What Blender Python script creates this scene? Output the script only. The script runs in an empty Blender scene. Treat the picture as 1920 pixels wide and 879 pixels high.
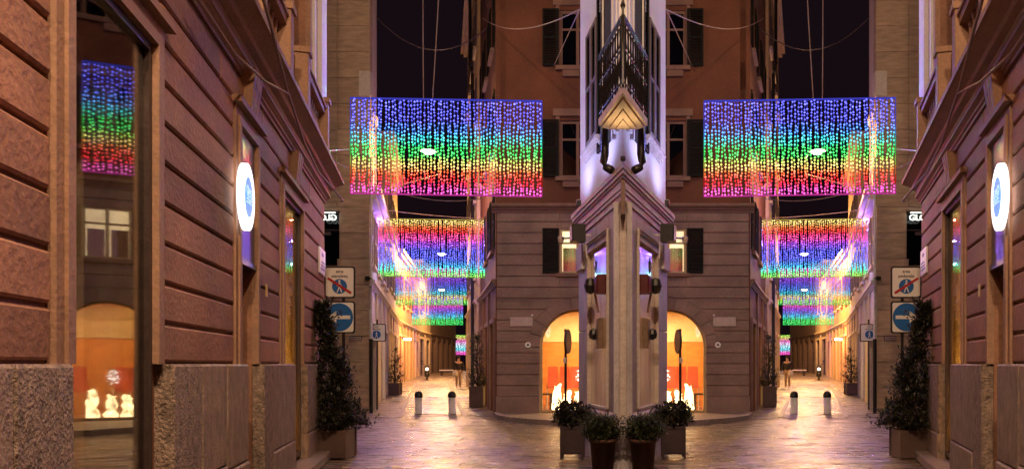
import bpy, math, random
from math import sin, cos, pi, radians, sqrt
from mathutils import Matrix, Vector
random.seed(7)
R = random.random
def U(a, b): return a + (b - a) * R()
scene = bpy.context.scene
COL = scene.collection

# ---------------------------------------------------------------- camera, sky, exposure
F, CX, HY, EYE = 1400.0, 1168.0, 682.0, 1.6        # focal length and horizon in photo pixels
cam_d = bpy.data.cameras.new('camera')
cam = bpy.data.objects.new('camera', cam_d); COL.objects.link(cam)
cam.location = (0, 0, EYE); cam.rotation_euler = (radians(90), 0, 0)
cam_d.sensor_width = 36; cam_d.lens = F / 1920 * 36
cam_d.shift_x = -(CX - 960) / 1920; cam_d.shift_y = (HY - 439.5) / 1920
cam_d.clip_start = 0.05; cam_d.clip_end = 2000
scene.camera = cam
world = bpy.data.worlds.new('World'); scene.world = world; world.use_nodes = True
wn = world.node_tree.nodes; wl = world.node_tree.links
bg = wn['Background']
sky = wn.new('ShaderNodeTexSky'); sky.sky_type = 'NISHITA'; sky.sun_disc = False
sky.sun_elevation = radians(-4.0); sky.sun_rotation = radians(200)
glow = wn.new('ShaderNodeMix'); glow.data_type = 'RGBA'; glow.blend_type = 'ADD'; glow.inputs[0].default_value = 1.0
wl.new(sky.outputs[0], glow.inputs[6]); glow.inputs[7].default_value = (0.115, 0.052, 0.085, 1)   # city glow on the night air
wl.new(glow.outputs[2], bg.inputs[0]); bg.inputs[1].default_value = 0.055
scene.view_settings.view_transform = 'Standard'; scene.view_settings.look = 'None'
scene.view_settings.exposure = 0.0; scene.view_settings.gamma = 1.0
scene.view_settings.use_curve_mapping = False
scene.cycles.use_denoising = True
scene.cycles.max_bounces = 6; scene.cycles.sample_clamp_indirect = 4.0
scene.cycles.caustics_reflective = False; scene.cycles.caustics_refractive = False

# ---------------------------------------------------------------- materials
MATS = {}
def new_mat(name):
    m = bpy.data.materials.new(name); m.use_nodes = True; MATS[name] = m
    return m, m.node_tree.nodes, m.node_tree.links, m.node_tree.nodes['Principled BSDF']
def surf(name, col, rough=0.7, var=0.25, scale=3.0, stretch=(1, 1, 1), bump=0.3, fine=40.0, metal=0.0,
         stain=None, spec=0.5, obj_var=0.0, rough_var=0.1):
    m, n, l, b = new_mat(name)
    g = n.new('ShaderNodeNewGeometry')
    mp = n.new('ShaderNodeMapping'); mp.inputs['Scale'].default_value = stretch
    l.new(g.outputs['Position'], mp.inputs[0])
    n1 = n.new('ShaderNodeTexNoise'); n1.inputs['Scale'].default_value = scale; n1.inputs['Detail'].default_value = 6
    n1.inputs['Roughness'].default_value = 0.65
    l.new(mp.outputs[0], n1.inputs['Vector'])
    ra = n.new('ShaderNodeValToRGB'); ra.color_ramp.elements[0].position = 0.3; ra.color_ramp.elements[1].position = 0.72
    lo = [c * (1 - var) for c in col]; hi = [min(1, c * (1 + var)) for c in col]
    if stain: lo = [a * 0.5 + s * 0.5 for a, s in zip(lo, stain)]
    ra.color_ramp.elements[0].color = (*lo, 1); ra.color_ramp.elements[1].color = (*hi, 1)
    l.new(n1.outputs[0], ra.inputs[0])
    out = ra.outputs[0]
    n2 = n.new('ShaderNodeTexNoise'); n2.inputs['Scale'].default_value = fine; n2.inputs['Detail'].default_value = 4
    l.new(mp.outputs[0], n2.inputs['Vector'])
    mx = n.new('ShaderNodeMix'); mx.data_type = 'RGBA'; mx.blend_type = 'OVERLAY'; mx.inputs[0].default_value = 0.35
    l.new(out, mx.inputs[6]); l.new(n2.outputs[0], mx.inputs[7]); out = mx.outputs[2]
    if obj_var:
        oi = n.new('ShaderNodeObjectInfo'); mr = n.new('ShaderNodeMapRange')
        mr.inputs[3].default_value = 1 - obj_var; mr.inputs[4].default_value = 1 + obj_var
        l.new(oi.outputs['Random'], mr.inputs[0])
        hs = n.new('ShaderNodeHueSaturation'); l.new(mr.outputs[0], hs.inputs['Value']); l.new(out, hs.inputs['Color'])
        out = hs.outputs[0]
    l.new(out, b.inputs['Base Color'])
    r2 = n.new('ShaderNodeMapRange'); r2.inputs[3].default_value = max(0.03, rough - rough_var); r2.inputs[4].default_value = min(1, rough + rough_var)
    l.new(n1.outputs[0], r2.inputs[0]); l.new(r2.outputs[0], b.inputs['Roughness'])
    b.inputs['Metallic'].default_value = metal
    b.inputs['Specular IOR Level'].default_value = spec
    if bump:
        add = n.new('ShaderNodeMath'); add.operation = 'ADD'; l.new(n1.outputs[0], add.inputs[0]); l.new(n2.outputs[0], add.inputs[1])
        bp = n.new('ShaderNodeBump'); bp.inputs['Strength'].default_value = bump; bp.inputs['Distance'].default_value = 0.02
        l.new(add.outputs[0], bp.inputs['Height']); l.new(bp.outputs[0], b.inputs['Normal'])
    return m
def glowmat(name, col, power, var=0.0, scale=3.0, stretch=(1, 1, 1)):
    m, n, l, b = new_mat(name)
    b.inputs['Base Color'].default_value = (*[c * 0.5 for c in col], 1)
    b.inputs['Emission Color'].default_value = (*col, 1); b.inputs['Emission Strength'].default_value = power
    if var:
        g = n.new('ShaderNodeNewGeometry'); mp = n.new('ShaderNodeMapping'); mp.inputs['Scale'].default_value = stretch
        l.new(g.outputs['Position'], mp.inputs[0])
        t = n.new('ShaderNodeTexNoise'); t.inputs['Scale'].default_value = scale; t.inputs['Detail'].default_value = 3
        l.new(mp.outputs[0], t.inputs['Vector'])
        r = n.new('ShaderNodeMapRange'); r.inputs[1].default_value = 0.3; r.inputs[2].default_value = 0.7
        r.inputs[3].default_value = power * (1 - var); r.inputs[4].default_value = power * (1 + var)
        l.new(t.outputs[0], r.inputs[0]); l.new(r.outputs[0], b.inputs['Emission Strength'])
    return m
def glassmat(name, refl=0.25, tint=(1, 1, 1), rough=0.02):
    m, n, l, b = new_mat(name); n.remove(b)
    t = n.new('ShaderNodeBsdfTransparent'); t.inputs[0].default_value = (*tint, 1)
    g = n.new('ShaderNodeBsdfGlossy'); g.inputs['Roughness'].default_value = rough
    lw = n.new('ShaderNodeLayerWeight'); lw.inputs[0].default_value = 0.5
    mr = n.new('ShaderNodeMapRange'); mr.inputs[3].default_value = refl * 0.4; mr.inputs[4].default_value = min(1, refl * 1.4)
    l.new(lw.outputs['Fresnel'], mr.inputs[0])
    x = n.new('ShaderNodeMixShader'); l.new(mr.outputs[0], x.inputs[0]); l.new(t.outputs[0], x.inputs[1]); l.new(g.outputs[0], x.inputs[2])
    l.new(x.outputs[0], n['Material Output'].inputs[0])
    return m
def ledmat(name, power):
    m, n, l, b = new_mat(name); n.remove(b)
    a = n.new('ShaderNodeAttribute'); a.attribute_name = 'led'; a.attribute_type = 'GEOMETRY'
    e = n.new('ShaderNodeEmission'); e.inputs[1].default_value = power
    l.new(a.outputs['Color'], e.inputs[0]); l.new(e.outputs[0], n['Material Output'].inputs[0])
    return m

PALAZZO = surf('palazzo_stone', (0.32, 0.155, 0.095), 0.75, 0.34, 1.1, bump=0.45, fine=22, obj_var=0.2)
PALAZZO_TRIM = surf('palazzo_trim', (0.31, 0.175, 0.115), 0.7, 0.2, 2.0, bump=0.3, fine=30)
PALE_TRIM = surf('pale_pilaster', (0.62, 0.58, 0.60), 0.7, 0.12, 2.0, bump=0.2)
PLINTH = surf('speckled_granite', (0.27, 0.19, 0.15), 0.6, 0.45, 9.0, stretch=(1, 1, 0.6), bump=0.9, fine=60, obj_var=0.1)
ROUGHPLINTH = surf('rough_hewn_granite', (0.28, 0.20, 0.16), 0.7, 0.6, 14.0, stretch=(1, 1, 0.8), bump=1.6, fine=50)
SLABSTONE = surf('travertine_slab', (0.46, 0.32, 0.21), 0.65, 0.3, 2.2, stretch=(1, 1, 5), bump=0.3, fine=20, obj_var=0.12)
CSTONE = surf('grey_pink_banded_stone', (0.27, 0.175, 0.14), 0.8, 0.3, 1.3, bump=0.35, fine=30, obj_var=0.07)
CPLASTER = surf('russet_plaster', (0.15, 0.052, 0.025), 0.85, 0.3, 0.7, bump=0.2, fine=20)
CTRIM = surf('dusty_rose_trim', (0.23, 0.125, 0.09), 0.75, 0.2, 2.0, bump=0.2)
WSTONE = surf('grey_marble', (0.42, 0.38, 0.42), 0.55, 0.28, 2.5, stretch=(1, 1, 0.5), bump=0.35, fine=30, obj_var=0.08)
WTRIM = surf('pale_marble_cornice', (0.52, 0.44, 0.42), 0.6, 0.22, 4.0, stretch=(1, 1, 4), bump=0.25)
WWHITE = surf('white_plaster', (0.80, 0.78, 0.80), 0.8, 0.08, 1.5, bump=0.15)
BALSTONE = surf('ochre_balcony_stone', (0.70, 0.52, 0.32), 0.7, 0.2, 3.0, stretch=(6, 1, 1), bump=0.3)
IRON = surf('black_iron', (0.02, 0.017, 0.018), 0.4, 0.2, 20, bump=0.1, metal=0.4)
DARKMETAL = surf('dark_brown_metal', (0.055, 0.035, 0.032), 0.45, 0.2, 10, bump=0.1, metal=0.3)
SHUTTER = surf('dark_green_shutter', (0.012, 0.012, 0.011), 0.8, 0.2, 8, bump=0.1, spec=0.15)
SHUTTER_BROWN = surf('brown_shutter', (0.11, 0.065, 0.055), 0.6, 0.2, 8, stretch=(1, 1, 0.2), bump=0.1)
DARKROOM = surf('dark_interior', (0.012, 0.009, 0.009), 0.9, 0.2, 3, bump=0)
YPLASTER = surf('ochre_plaster', (0.55, 0.37, 0.19), 0.85, 0.18, 1.0, bump=0.25, fine=18)
OPLASTER = surf('orange_plaster', (0.56, 0.27, 0.12), 0.85, 0.18, 1.0, bump=0.25, fine=18)
LPLASTER = surf('pale_lane_plaster', (0.60, 0.50, 0.44), 0.8, 0.12, 1.0, bump=0.2, fine=18)
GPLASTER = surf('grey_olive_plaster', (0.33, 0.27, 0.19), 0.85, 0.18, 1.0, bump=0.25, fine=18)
DPLASTER = surf('shaded_dark_plaster', (0.10, 0.065, 0.055), 0.85, 0.18, 1.0, bump=0.25, fine=18)
LTRIM = surf('lane_trim', (0.55, 0.42, 0.28), 0.75, 0.15, 2.0, bump=0.2)
PAVE = surf('worn_luserna_paving', (0.185, 0.135, 0.108), 0.28, 0.6, 2.2, stretch=(0.7, 4.0, 1), bump=0.9, fine=12, obj_var=0.3, rough_var=0.16, spec=0.6)
JOINT = surf('paving_bed', (0.07, 0.05, 0.045), 0.9, 0.3, 6, bump=0.4)
KERB = surf('kerb_granite', (0.26, 0.20, 0.18), 0.5, 0.25, 5, bump=0.4)
LEAF = surf('laurel_leaf', (0.026, 0.024, 0.014), 0.45, 0.5, 6, bump=0.1, obj_var=0.1)
LEAF2 = surf('box_leaf', (0.028, 0.036, 0.01), 0.5, 0.5, 8, bump=0.1)
BARK = surf('bark', (0.06, 0.04, 0.03), 0.9, 0.3, 15, bump=0.6)
SOIL = surf('soil', (0.03, 0.02, 0.015), 0.95, 0.3, 15, bump=0.6)
TERRA = surf('dark_terracotta', (0.09, 0.035, 0.02), 0.7, 0.35, 5, bump=0.5)
PLANTERM = surf('planter_metal', (0.115, 0.07, 0.062), 0.5, 0.2, 4, bump=0.15, metal=0.2)
PLANTERD = surf('planter_dark', (0.045, 0.026, 0.032), 0.5, 0.2, 4, bump=0.15, metal=0.2)
SIGNWHITE = surf('sign_white', (0.85, 0.82, 0.78), 0.5, 0.04, 3, bump=0)
SIGNBLUE = surf('sign_blue', (0.015, 0.13, 0.42), 0.45, 0.05, 3, bump=0)
SIGNRED = surf('sign_red', (0.45, 0.02, 0.02), 0.45, 0.05, 3, bump=0)
SIGNBLACK = surf('sign_black', (0.015, 0.012, 0.014), 0.5, 0.05, 3, bump=0)
PLAQUE = surf('plaque_marble', (0.50, 0.38, 0.34), 0.5, 0.12, 6, bump=0.1)
STEELP = surf('bollard_steel', (0.62, 0.57, 0.54), 0.45, 0.2, 6, stretch=(1, 1, 3), bump=0.15, metal=0.0)
CABLE = surf('pale_cable', (0.28, 0.19, 0.165), 0.6, 0.1, 8, bump=0)
CABLED = surf('dark_cable', (0.10, 0.065, 0.065), 0.6, 0.1, 8, bump=0)
REDBOX = surf('dark_red_paint', (0.09, 0.012, 0.01), 0.4, 0.2, 8, bump=0.1)
PANELGLASS = surf('polished_veined_panel', (0.82, 0.62, 0.38), 0.24, 0.28, 5, stretch=(1, 1, 0.25), bump=0, fine=12, spec=1.0, rough_var=0.02)  # warm pale base also stands for lane light reflected in the panel
MATS['polished_veined_panel'].node_tree.nodes['Principled BSDF'].inputs['Coat Weight'].default_value = 1.0
MATS['polished_veined_panel'].node_tree.nodes['Principled BSDF'].inputs['Coat Roughness'].default_value = 0.05
MATS['polished_veined_panel'].node_tree.nodes['Principled BSDF'].inputs['Coat IOR'].default_value = 2.7
FRAMEW = surf('white_frame', (0.66, 0.62, 0.62), 0.5, 0.08, 4, bump=0.05)
FRAMEG = surf('warm_frame', (0.55, 0.42, 0.20), 0.5, 0.08, 4, bump=0.05)
WOODO = surf('orange_wood', (0.62, 0.28, 0.07), 0.5, 0.2, 2, stretch=(1, 1, 4), bump=0.05)
CREAM = surf('cream_paint', (0.78, 0.66, 0.42), 0.7, 0.08, 2, bump=0.05)
CHAIRM = surf('coral_plastic', (0.70, 0.13, 0.05), 0.4, 0.1, 3, bump=0)
FLOORM = surf('shop_floor', (0.30, 0.14, 0.06), 0.35, 0.2, 4, bump=0)
SKIN = surf('skin', (0.5, 0.3, 0.22), 0.5, 0.05, 5, bump=0)
CLOTHD = surf('dark_cloth', (0.03, 0.025, 0.03), 0.9, 0.1, 5, bump=0.1)
CLOTHT = surf('tan_cloth', (0.40, 0.27, 0.17), 0.9, 0.1, 5, bump=0.1)
CLOTHW = surf('white_cloth', (0.75, 0.68, 0.6), 0.9, 0.1, 5, bump=0.1)
GLASS = glassmat('window_glass', 0.26)
DGLASS = glassmat('dark_window_glass', 0.3, (0.5, 0.48, 0.5))
LGLASS = glassmat('dull_window_glass', 0.08, (0.5, 0.48, 0.5))
SGLASS = glassmat('shop_glass', 0.34, (0.95, 0.93, 0.9))
LITW = glowmat('lit_window_warm', (1.0, 0.56, 0.17), 2.4, 0.35, 2.5, (1, 1, 0.6))
LITY = glowmat('lit_window_pale', (1.0, 0.74, 0.38), 1.6, 0.25, 2.5)
LAMPW = glowmat('lamp_bulb_white', (1.0, 0.93, 0.82), 22)
LAMPO = glowmat('lamp_bulb_amber', (1.0, 0.72, 0.35), 18)
RING = glowmat('white_light_ring', (1.0, 0.98, 1.0), 1.5)
LOGOB = glowmat('lit_blue_logo', (0.12, 0.36, 0.85), 0.95, 0.15, 12)
LOGOP = glowmat('lit_pale_logo', (0.42, 0.72, 0.92), 1.0, 0.1, 12)
FLAME = glowmat('glowing_lantern', (1.0, 0.74, 0.36), 5.5, 0.7, 5)
LETTERS = glowmat('lit_letters', (0.95, 1.0, 0.92), 1.7)
LED = ledmat('led_bead', 2.9)
LEDW = ledmat('led_wire_glow', 0.5)
LEDF = ledmat('led_far', 1.5)
HEADL = glowmat('headlight', (1, 0.9, 0.75), 6)

# ---------------------------------------------------------------- mesh builder
class MB:
    def __init__(s, M=None): s.v = []; s.f = []; s.M = M; s.c = []
    def add(s, vs, fs):
        k = len(s.v)
        s.v += [tuple(v) for v in vs]; s.f += [[k + i for i in f] for f in fs]
        return s
    def box(s, x0, x1, y0, y1, z0, z1, M=None):
        vs = [(x, y, z) for z in (z0, z1) for y in (y0, y1) for x in (x0, x1)]
        if M: vs = [M @ Vector(v) for v in vs]
        return s.add(vs, [(0, 2, 3, 1), (4, 5, 7, 6), (0, 1, 5, 4), (2, 6, 7, 3), (0, 4, 6, 2), (1, 3, 7, 5)])
    def block(s, x0, x1, z0, z1, yb, yf, c=0.012, j=0.0):
        """stone block: back at yb, face at yf (yf<yb is outwards), chamfered face"""
        q = [(x0, z0), (x1, z0), (x1, z1), (x0, z1)]
        inn = [(x0 + c, z0 + c), (x1 - c, z0 + c), (x1 - c, z1 - c), (x0 + c, z1 - c)]
        sg = 1 if yb > yf else -1
        vs = [(x, yb, z) for x, z in q] + [(x, yf + sg * c, z) for x, z in q] + [(x, yf + U(-j, j), z) for x, z in inn]
        fs = [(8, 9, 10, 11), (3, 2, 1, 0)]
        for i in range(4):
            k = (i + 1) % 4
            fs += [(i, k, 4 + k, 4 + i), (4 + i, 4 + k, 8 + k, 8 + i)]
        return s.add(vs, fs)
    def prism(s, pts, a, b, axis='y'):
        """closed outline in two coordinates extruded along the third"""
        n = len(pts)
        def P(p, t):
            return {'y': (p[0], t, p[1]), 'z': (p[0], p[1], t), 'x': (t, p[0], p[1])}[axis]
        vs = [P(p, a) for p in pts] + [P(p, b) for p in pts]
        fs = [tuple(range(n)), tuple(range(2 * n - 1, n - 1, -1))] + [(i, n + i, n + (i + 1) % n, (i + 1) % n) for i in range(n)]
        return s.add(vs, fs)
    def tube(s, pts, r, n=6, closed=False):
        pts = [Vector(p) for p in pts]; N = len(pts); rings = []
        rr = r if isinstance(r, (list, tuple)) else [r] * N
        for i, p in enumerate(pts):
            a = pts[i - 1] if (i > 0 or closed) else p; b = pts[(i + 1) % N] if (i < N - 1 or closed) else p
            t = (b - a).normalized()
            up = Vector((0, 0, 1)) if abs(t.z) < 0.9 else Vector((0, 1, 0))
            e1 = t.cross(up).normalized(); e2 = t.cross(e1)
            rings.append([p + (e1 * cos(2 * pi * k / n) + e2 * sin(2 * pi * k / n)) * rr[i] for k in range(n)])
        vs = [v for r_ in rings for v in r_]; fs = []
        for i in range(N if closed else N - 1):
            j = (i + 1) % N
            for k in range(n):
                l = (k + 1) % n; fs.append((i * n + k, i * n + l, j * n + l, j * n + k))
        if not closed: fs += [tuple(range(n))[::-1], tuple((N - 1) * n + k for k in range(n))]
        return s.add(vs, fs)
    def lathe(s, prof, n=16, c=(0, 0, 0), M=None):
        vs = []; fs = []
        for r, z in prof:
            for k in range(n): vs.append(Vector((c[0] + r * cos(2 * pi * k / n), c[1] + r * sin(2 * pi * k / n), c[2] + z)))
        for i in range(len(prof) - 1):
            for k in range(n):
                l = (k + 1) % n; fs.append((i * n + k, i * n + l, (i + 1) * n + l, (i + 1) * n + k))
        fs += [tuple(range(n))[::-1], tuple((len(prof) - 1) * n + k for k in range(n))]
        if M: vs = [M @ v for v in vs]
        return s.add(vs, fs)
    def disc(s, c, r, y0, y1, n=28, rx=None):
        pts = [(c[0] + (rx or r) * cos(2 * pi * k / n), c[1] + r * sin(2 * pi * k / n)) for k in range(n)]
        return s.prism(pts, y0, y1)
    def ring(s, c, r0, r1, y0, y1, n=32):
        vs = []
        for r in (r0, r1):
            for y in (y0, y1):
                vs += [(c[0] + r * cos(2 * pi * k / n), y, c[1] + r * sin(2 * pi * k / n)) for k in range(n)]
        fs = []
        for k in range(n):
            l = (k + 1) % n
            fs += [(k, l, 2 * n + l, 2 * n + k), (n + k, 3 * n + k, 3 * n + l, n + l), (k, n + k, n + l, l), (2 * n + k, 2 * n + l, 3 * n + l, 3 * n + k)]
        return s.add(vs, fs)
    def octa(s, p, r, col):
        x, y, z = p
        s.add([(x + r, y, z), (x, y + r, z), (x - r, y, z), (x, y - r, z), (x, y, z + r * 1.15), (x, y, z - r * 1.15)],
              [(0, 1, 4), (1, 2, 4), (2, 3, 4), (3, 0, 4), (1, 0, 5), (2, 1, 5), (3, 2, 5), (0, 3, 5)])
        s.c += [col] * 6
    def grid(s, x0, x1, z0, z1, holes, y0, y1):
        """wall with rectangular holes (hx0,hx1,hz0,hz1), split into bands so that no cell is wasted"""
        zs = sorted({z0, z1, *[min(max(h[2], z0), z1) for h in holes], *[min(max(h[3], z0), z1) for h in holes]})
        for a, b in zip(zs, zs[1:]):
            if b - a < 1e-5: continue
            m = (a + b) / 2
            cuts = sorted((h[0], h[1]) for h in holes if h[2] < m < h[3])
            x = x0
            for h0, h1 in cuts:
                if h0 > x + 1e-4: s.box(x, h0, y0, y1, a, b)
                x = max(x, h1)
            if x < x1 - 1e-4: s.box(x, x1, y0, y1, a, b)
        return s
    def mesh(s, name, mat, smooth=False):
        me = bpy.data.meshes.new(name)
        vs = [tuple(s.M @ Vector(v)) for v in s.v] if s.M else s.v
        me.from_pydata(vs, [], s.f)
        if mat: me.materials.append(mat)
        if s.c:
            at = me.attributes.new('led', 'FLOAT_COLOR', 'POINT')
            at.data.foreach_set('color', [x for c in s.c for x in (*c, 1.0)])
        if smooth: me.polygons.foreach_set('use_smooth', [True] * len(me.polygons))
        me.update(); return me
    def build(s, name, mat, parent=None, smooth=False, loc=None, kind=None, label=None):
        return put(name, s.mesh(name, mat, smooth), parent, loc, kind, label)
def put(name, me, parent=None, loc=None, kind=None, label=None, M=None):
    o = bpy.data.objects.new(name, me); COL.objects.link(o)
    if parent: o.parent = parent
    if loc is not None: o.location = loc
    if M is not None: o.matrix_local = M
    if kind: o['kind'] = kind
    if label: o['label'] = label
    return o
ROOTS = []
def thing(name, label, cat, loc=(0, 0, 0), rz=0.0, group=None, mirror=True):
    o = bpy.data.objects.new(name, None); COL.objects.link(o); o.empty_display_size = 0.2
    o.location = loc; o.rotation_euler = (0, 0, rz)
    o['label'] = label; o['category'] = cat
    if group: o['group'] = group
    if mirror: ROOTS.append(o)
    return o
def tag(o, label, cat, group=None, mirror=True):
    o['label'] = label; o['category'] = cat
    if group: o['group'] = group
    if mirror: ROOTS.append(o)
    return o
MIR = Matrix.Diagonal((-1, 1, 1, 1))
def copy_tree(o, parent=None):
    c = o.copy(); COL.objects.link(c)
    if parent: c.parent = parent
    for ch in o.children: copy_tree(ch, c)
    return c
def mirror_child(o):
    """a second part on the other half of a symmetric thing"""
    c = copy_tree(o, o.parent); c.matrix_local = MIR @ o.matrix_local
    return c
def text_mesh(txt, size, mat, depth=0.004, flip=True):
    cu = bpy.data.curves.new('lettering', 'FONT'); cu.body = txt; cu.size = size; cu.align_x = 'CENTER'; cu.align_y = 'CENTER'
    cu.extrude = depth; cu.offset = size * 0.012
    to = bpy.data.objects.new('lettering', cu); COL.objects.link(to)
    dg = bpy.context.evaluated_depsgraph_get()
    me = bpy.data.meshes.new_from_object(to.evaluated_get(dg))
    bpy.data.objects.remove(to)
    me.transform(Matrix.Rotation(radians(90), 4, 'X'))
    if flip: me.transform(MIR); me.flip_normals()
    me.materials.clear(); me.materials.append(mat)
    return me
def pt(px, py, Y): return Vector(((px - CX) / F * Y, Y, EYE + (HY - py) / F * Y))
def bezier(a, b, sag, n=14):
    a = Vector(a); b = Vector(b)
    return [a.lerp(b, i / n) - Vector((0, 0, sag * 4 * (i / n) * (1 - i / n))) for i in range(n + 1)]

TAN = 360.0 / F; TH = math.atan(TAN); CT = cos(TH); ST = sin(TH)
def gz(Y): return 0.019 * (min(Y, 70) - 22) if Y > 22 else 0.0          # the lanes climb gently
def XL(Y, c=-1.97): return c - TAN * Y                                   # left lane wall
def XR(Y): return 2.0 - TAN * Y                                          # right wall of the left lane

# ---------------------------------------------------------------- ground
g = MB(); n = 40
rows = [-60, 0, 10, 22] + [22 + 3 * i for i in range(1, 17)] + [150, 400]
for i, Y in enumerate(rows):
    for X in (-400, 400): g.v.append((X, Y, gz(Y) - 0.035))
for i in range(len(rows) - 1): g.f.append((2 * i, 2 * i + 1, 2 * i + 3, 2 * i + 2))
ground = g.build('ground', JOINT); ground['kind'] = 'structure'
paving = bpy.data.objects.new('street_paving', None); COL.objects.link(paving); paving['kind'] = 'structure'
def slab_mesh(w, d, jz):
    m = MB(); c = 0.006; h = 0.05
    q = [(0, 0), (w, 0), (w, d), (0, d)]; inn = [(c, c), (w - c, c), (w - c, d - c), (c, d - c)]
    tz = [U(-jz, jz) for _ in range(4)]
    m.v = [(x, y, -h) for x, y in q] + [(x, y, -c * 0.8 + t) for (x, y), t in zip(q, tz)] + [(x, y, t) for (x, y), t in zip(inn, tz)]
    m.v.append((w / 2, d / 2, sum(tz) / 4 + 0.006))
    m.f = [(8, 9, 12), (9, 10, 12), (10, 11, 12), (11, 8, 12)]
    for i in range(4):
        k = (i + 1) % 4; m.f += [(i, k, 4 + k, 4 + i), (4 + i, 4 + k, 8 + k, 8 + i)]
    return m
variants = {}
W_SET = [0.62, 0.74, 0.86, 0.98, 1.1]
for w in W_SET:
    variants[w] = [slab_mesh(w - 0.009, 0.2715, 0.007).mesh('paving_slab', PAVE) for _ in range(4)]
slabs = []
Y = 10.4; r = 0
while Y < 23.6:
    hw = 0.43 * Y + 0.6
    x = -hw - U(0, 0.6)
    while x < hw:
        w = random.choice(W_SET); slabs.append((Y, x, w)); x += w
    Y += 0.28; r += 1
for i, (Y, x, w) in enumerate(slabs[:300]):
    put('paving_slab', random.choice(variants[w]), paving, (x, Y, gz(Y) - 0.012 + U(-0.003, 0.003)))
mm = MB()
for (Y, x, w) in slabs[300:]:
    s = slab_mesh(w - 0.009, 0.2715, 0.007); z = gz(Y) - 0.012 + U(-0.003, 0.003)
    mm.add([(vx + x, vy + Y, vz + z) for vx, vy, vz in s.v], s.f)
# lanes: slabs laid across between two gutter lines, both halves
for sg in (-1, 1):
    Y = 23.6
    while Y < 72:
        d = 0.42 if Y < 45 else 0.8
        a, b = XL(Y) - 1.0, XR(Y) + 0.1
        if Y > 45: a -= 1.0; b += 4
        x = a
        while x < b:
            w = U(0.6, 1.1) if Y < 45 else U(1.5, 2.5)
            s = slab_mesh(w - 0.006, d - 0.006, 0.005)
            vs = [((vx + x), vy + Y, vz + gz(Y + vy) - 0.012) for vx, vy, vz in s.v]
            if sg > 0: mm.add([(-p[0], p[1], p[2]) for p in vs], [f[::-1] for f in s.f])
            else: mm.add(vs, s.f)
            x += w
        Y += d
mm.build('paving_slab', PAVE, paving, kind='stuff')
gut = MB()
for sg in (-1, 1):
    for off in (0.95, 2.95):
        Y = 22.5
        while Y < 46:
            L = 1.15
            def P(y, e): return (sg * (XL(y) + off + e), y, gz(y) + 0.004)
            a = [P(Y, 0), P(Y, 0.13), P(Y + L - 0.02, 0.13), P(Y + L - 0.02, 0)]
            lo = [(p[0], p[1], p[2] - 0.04) for p in a]
            gut.add(a + lo, [(0, 1, 2, 3), (0, 4, 5, 1), (1, 5, 6, 2), (2, 6, 7, 3), (3, 7, 4, 0)])
            Y += L
gut.build('gutter_stone', surf('pale_gutter_stone', (0.16, 0.12, 0.115), 0.5, 0.2, 5, bump=0.3), paving, kind='stuff')
# raised pavement in front of the russet house, a thing of the setting, kerb stones as parts
half = [(-3.95, 22.92), (-3.6, 21.6), (-3.05, 20.7), (-2.3, 19.95), (-1.4, 19.45), (-0.5, 19.25)]
outl = half + [(-x, y) for x, y in half[::-1]]
pm = MB(); pm.prism([(x, y) for x, y in outl][::-1], -0.05, 0.10, 'z')
pave2 = pm.build('pavement', surf('pavement_stone', (0.25, 0.19, 0.17), 0.5, 0.25, 3, bump=0.4, fine=15)); pave2['kind'] = 'structure'
for (x0, y0), (x1, y1) in zip(outl, outl[1:]):
    a = Vector((x0, y0, 0)); b = Vector((x1, y1, 0)); t = (b - a)
    if t.length < 0.3: continue
    nrm = Vector((t.y, -t.x, 0)).normalized()
    for k in range(2):
        p = a + t * (k / 2 + 0.01); q = a + t * ((k + 1) / 2 - 0.01)
        k_ = MB(); vs = [p, q, q - nrm * 0.2, p - nrm * 0.2]
        vs = [v + nrm * 0.03 for v in vs]
        k_.add([(v.x, v.y, -0.03) for v in vs] + [(v.x, v.y, 0.125) for v in vs], [(3, 2, 1, 0), (4, 5, 6, 7), (0, 1, 5, 4), (1, 2, 6, 5), (2, 3, 7, 6), (3, 0, 4, 7)])
        k_.build('kerb_stone', KERB, pave2)

# ---------------------------------------------------------------- window helper (facade frame: outward = -y)
def window(root, x0, x1, z0, z1, y=0.12, frame=FRAMEW, pane=DGLASS, back=DARKROOM, bars=1, rail=True, t=0.05, glow=None, name='window', M=None, backd=0.25):
    f = MB(M)
    f.box(x0, x0 + t, y - 0.03, y + 0.03, z0, z1); f.box(x1 - t, x1, y - 0.03, y + 0.03, z0, z1)
    f.box(x0 + t, x1 - t, y - 0.03, y + 0.03, z0, z0 + t); f.box(x0 + t, x1 - t, y - 0.03, y + 0.03, z1 - t, z1)
    for i in range(bars):
        xm = x0 + (x1 - x0) * (i + 1) / (bars + 1)
        f.box(xm - t * 0.6, xm + t * 0.6, y - 0.028, y + 0.028, z0 + t, z1 - t)
    if rail: f.box(x0 + t, x1 - t, y - 0.02, y + 0.02, z0 + (z1 - z0) * 0.66, z0 + (z1 - z0) * 0.66 + t * 0.8)
    w = f.build(name, frame, root)
    p = MB(M); p.box(x0 + t * 0.5, x1 - t * 0.5, y + 0.004, y + 0.010, z0 + t * 0.5, z1 - t * 0.5); p.build('pane', pane, w)
    b = MB(M); b.box(x0 - 0.05, x1 + 0.05, y + backd, y + backd + 0.03, z0 - 0.05, z1 + 0.05); b.build('interior', glow or back, w)
    return w
_SH = {}
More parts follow.
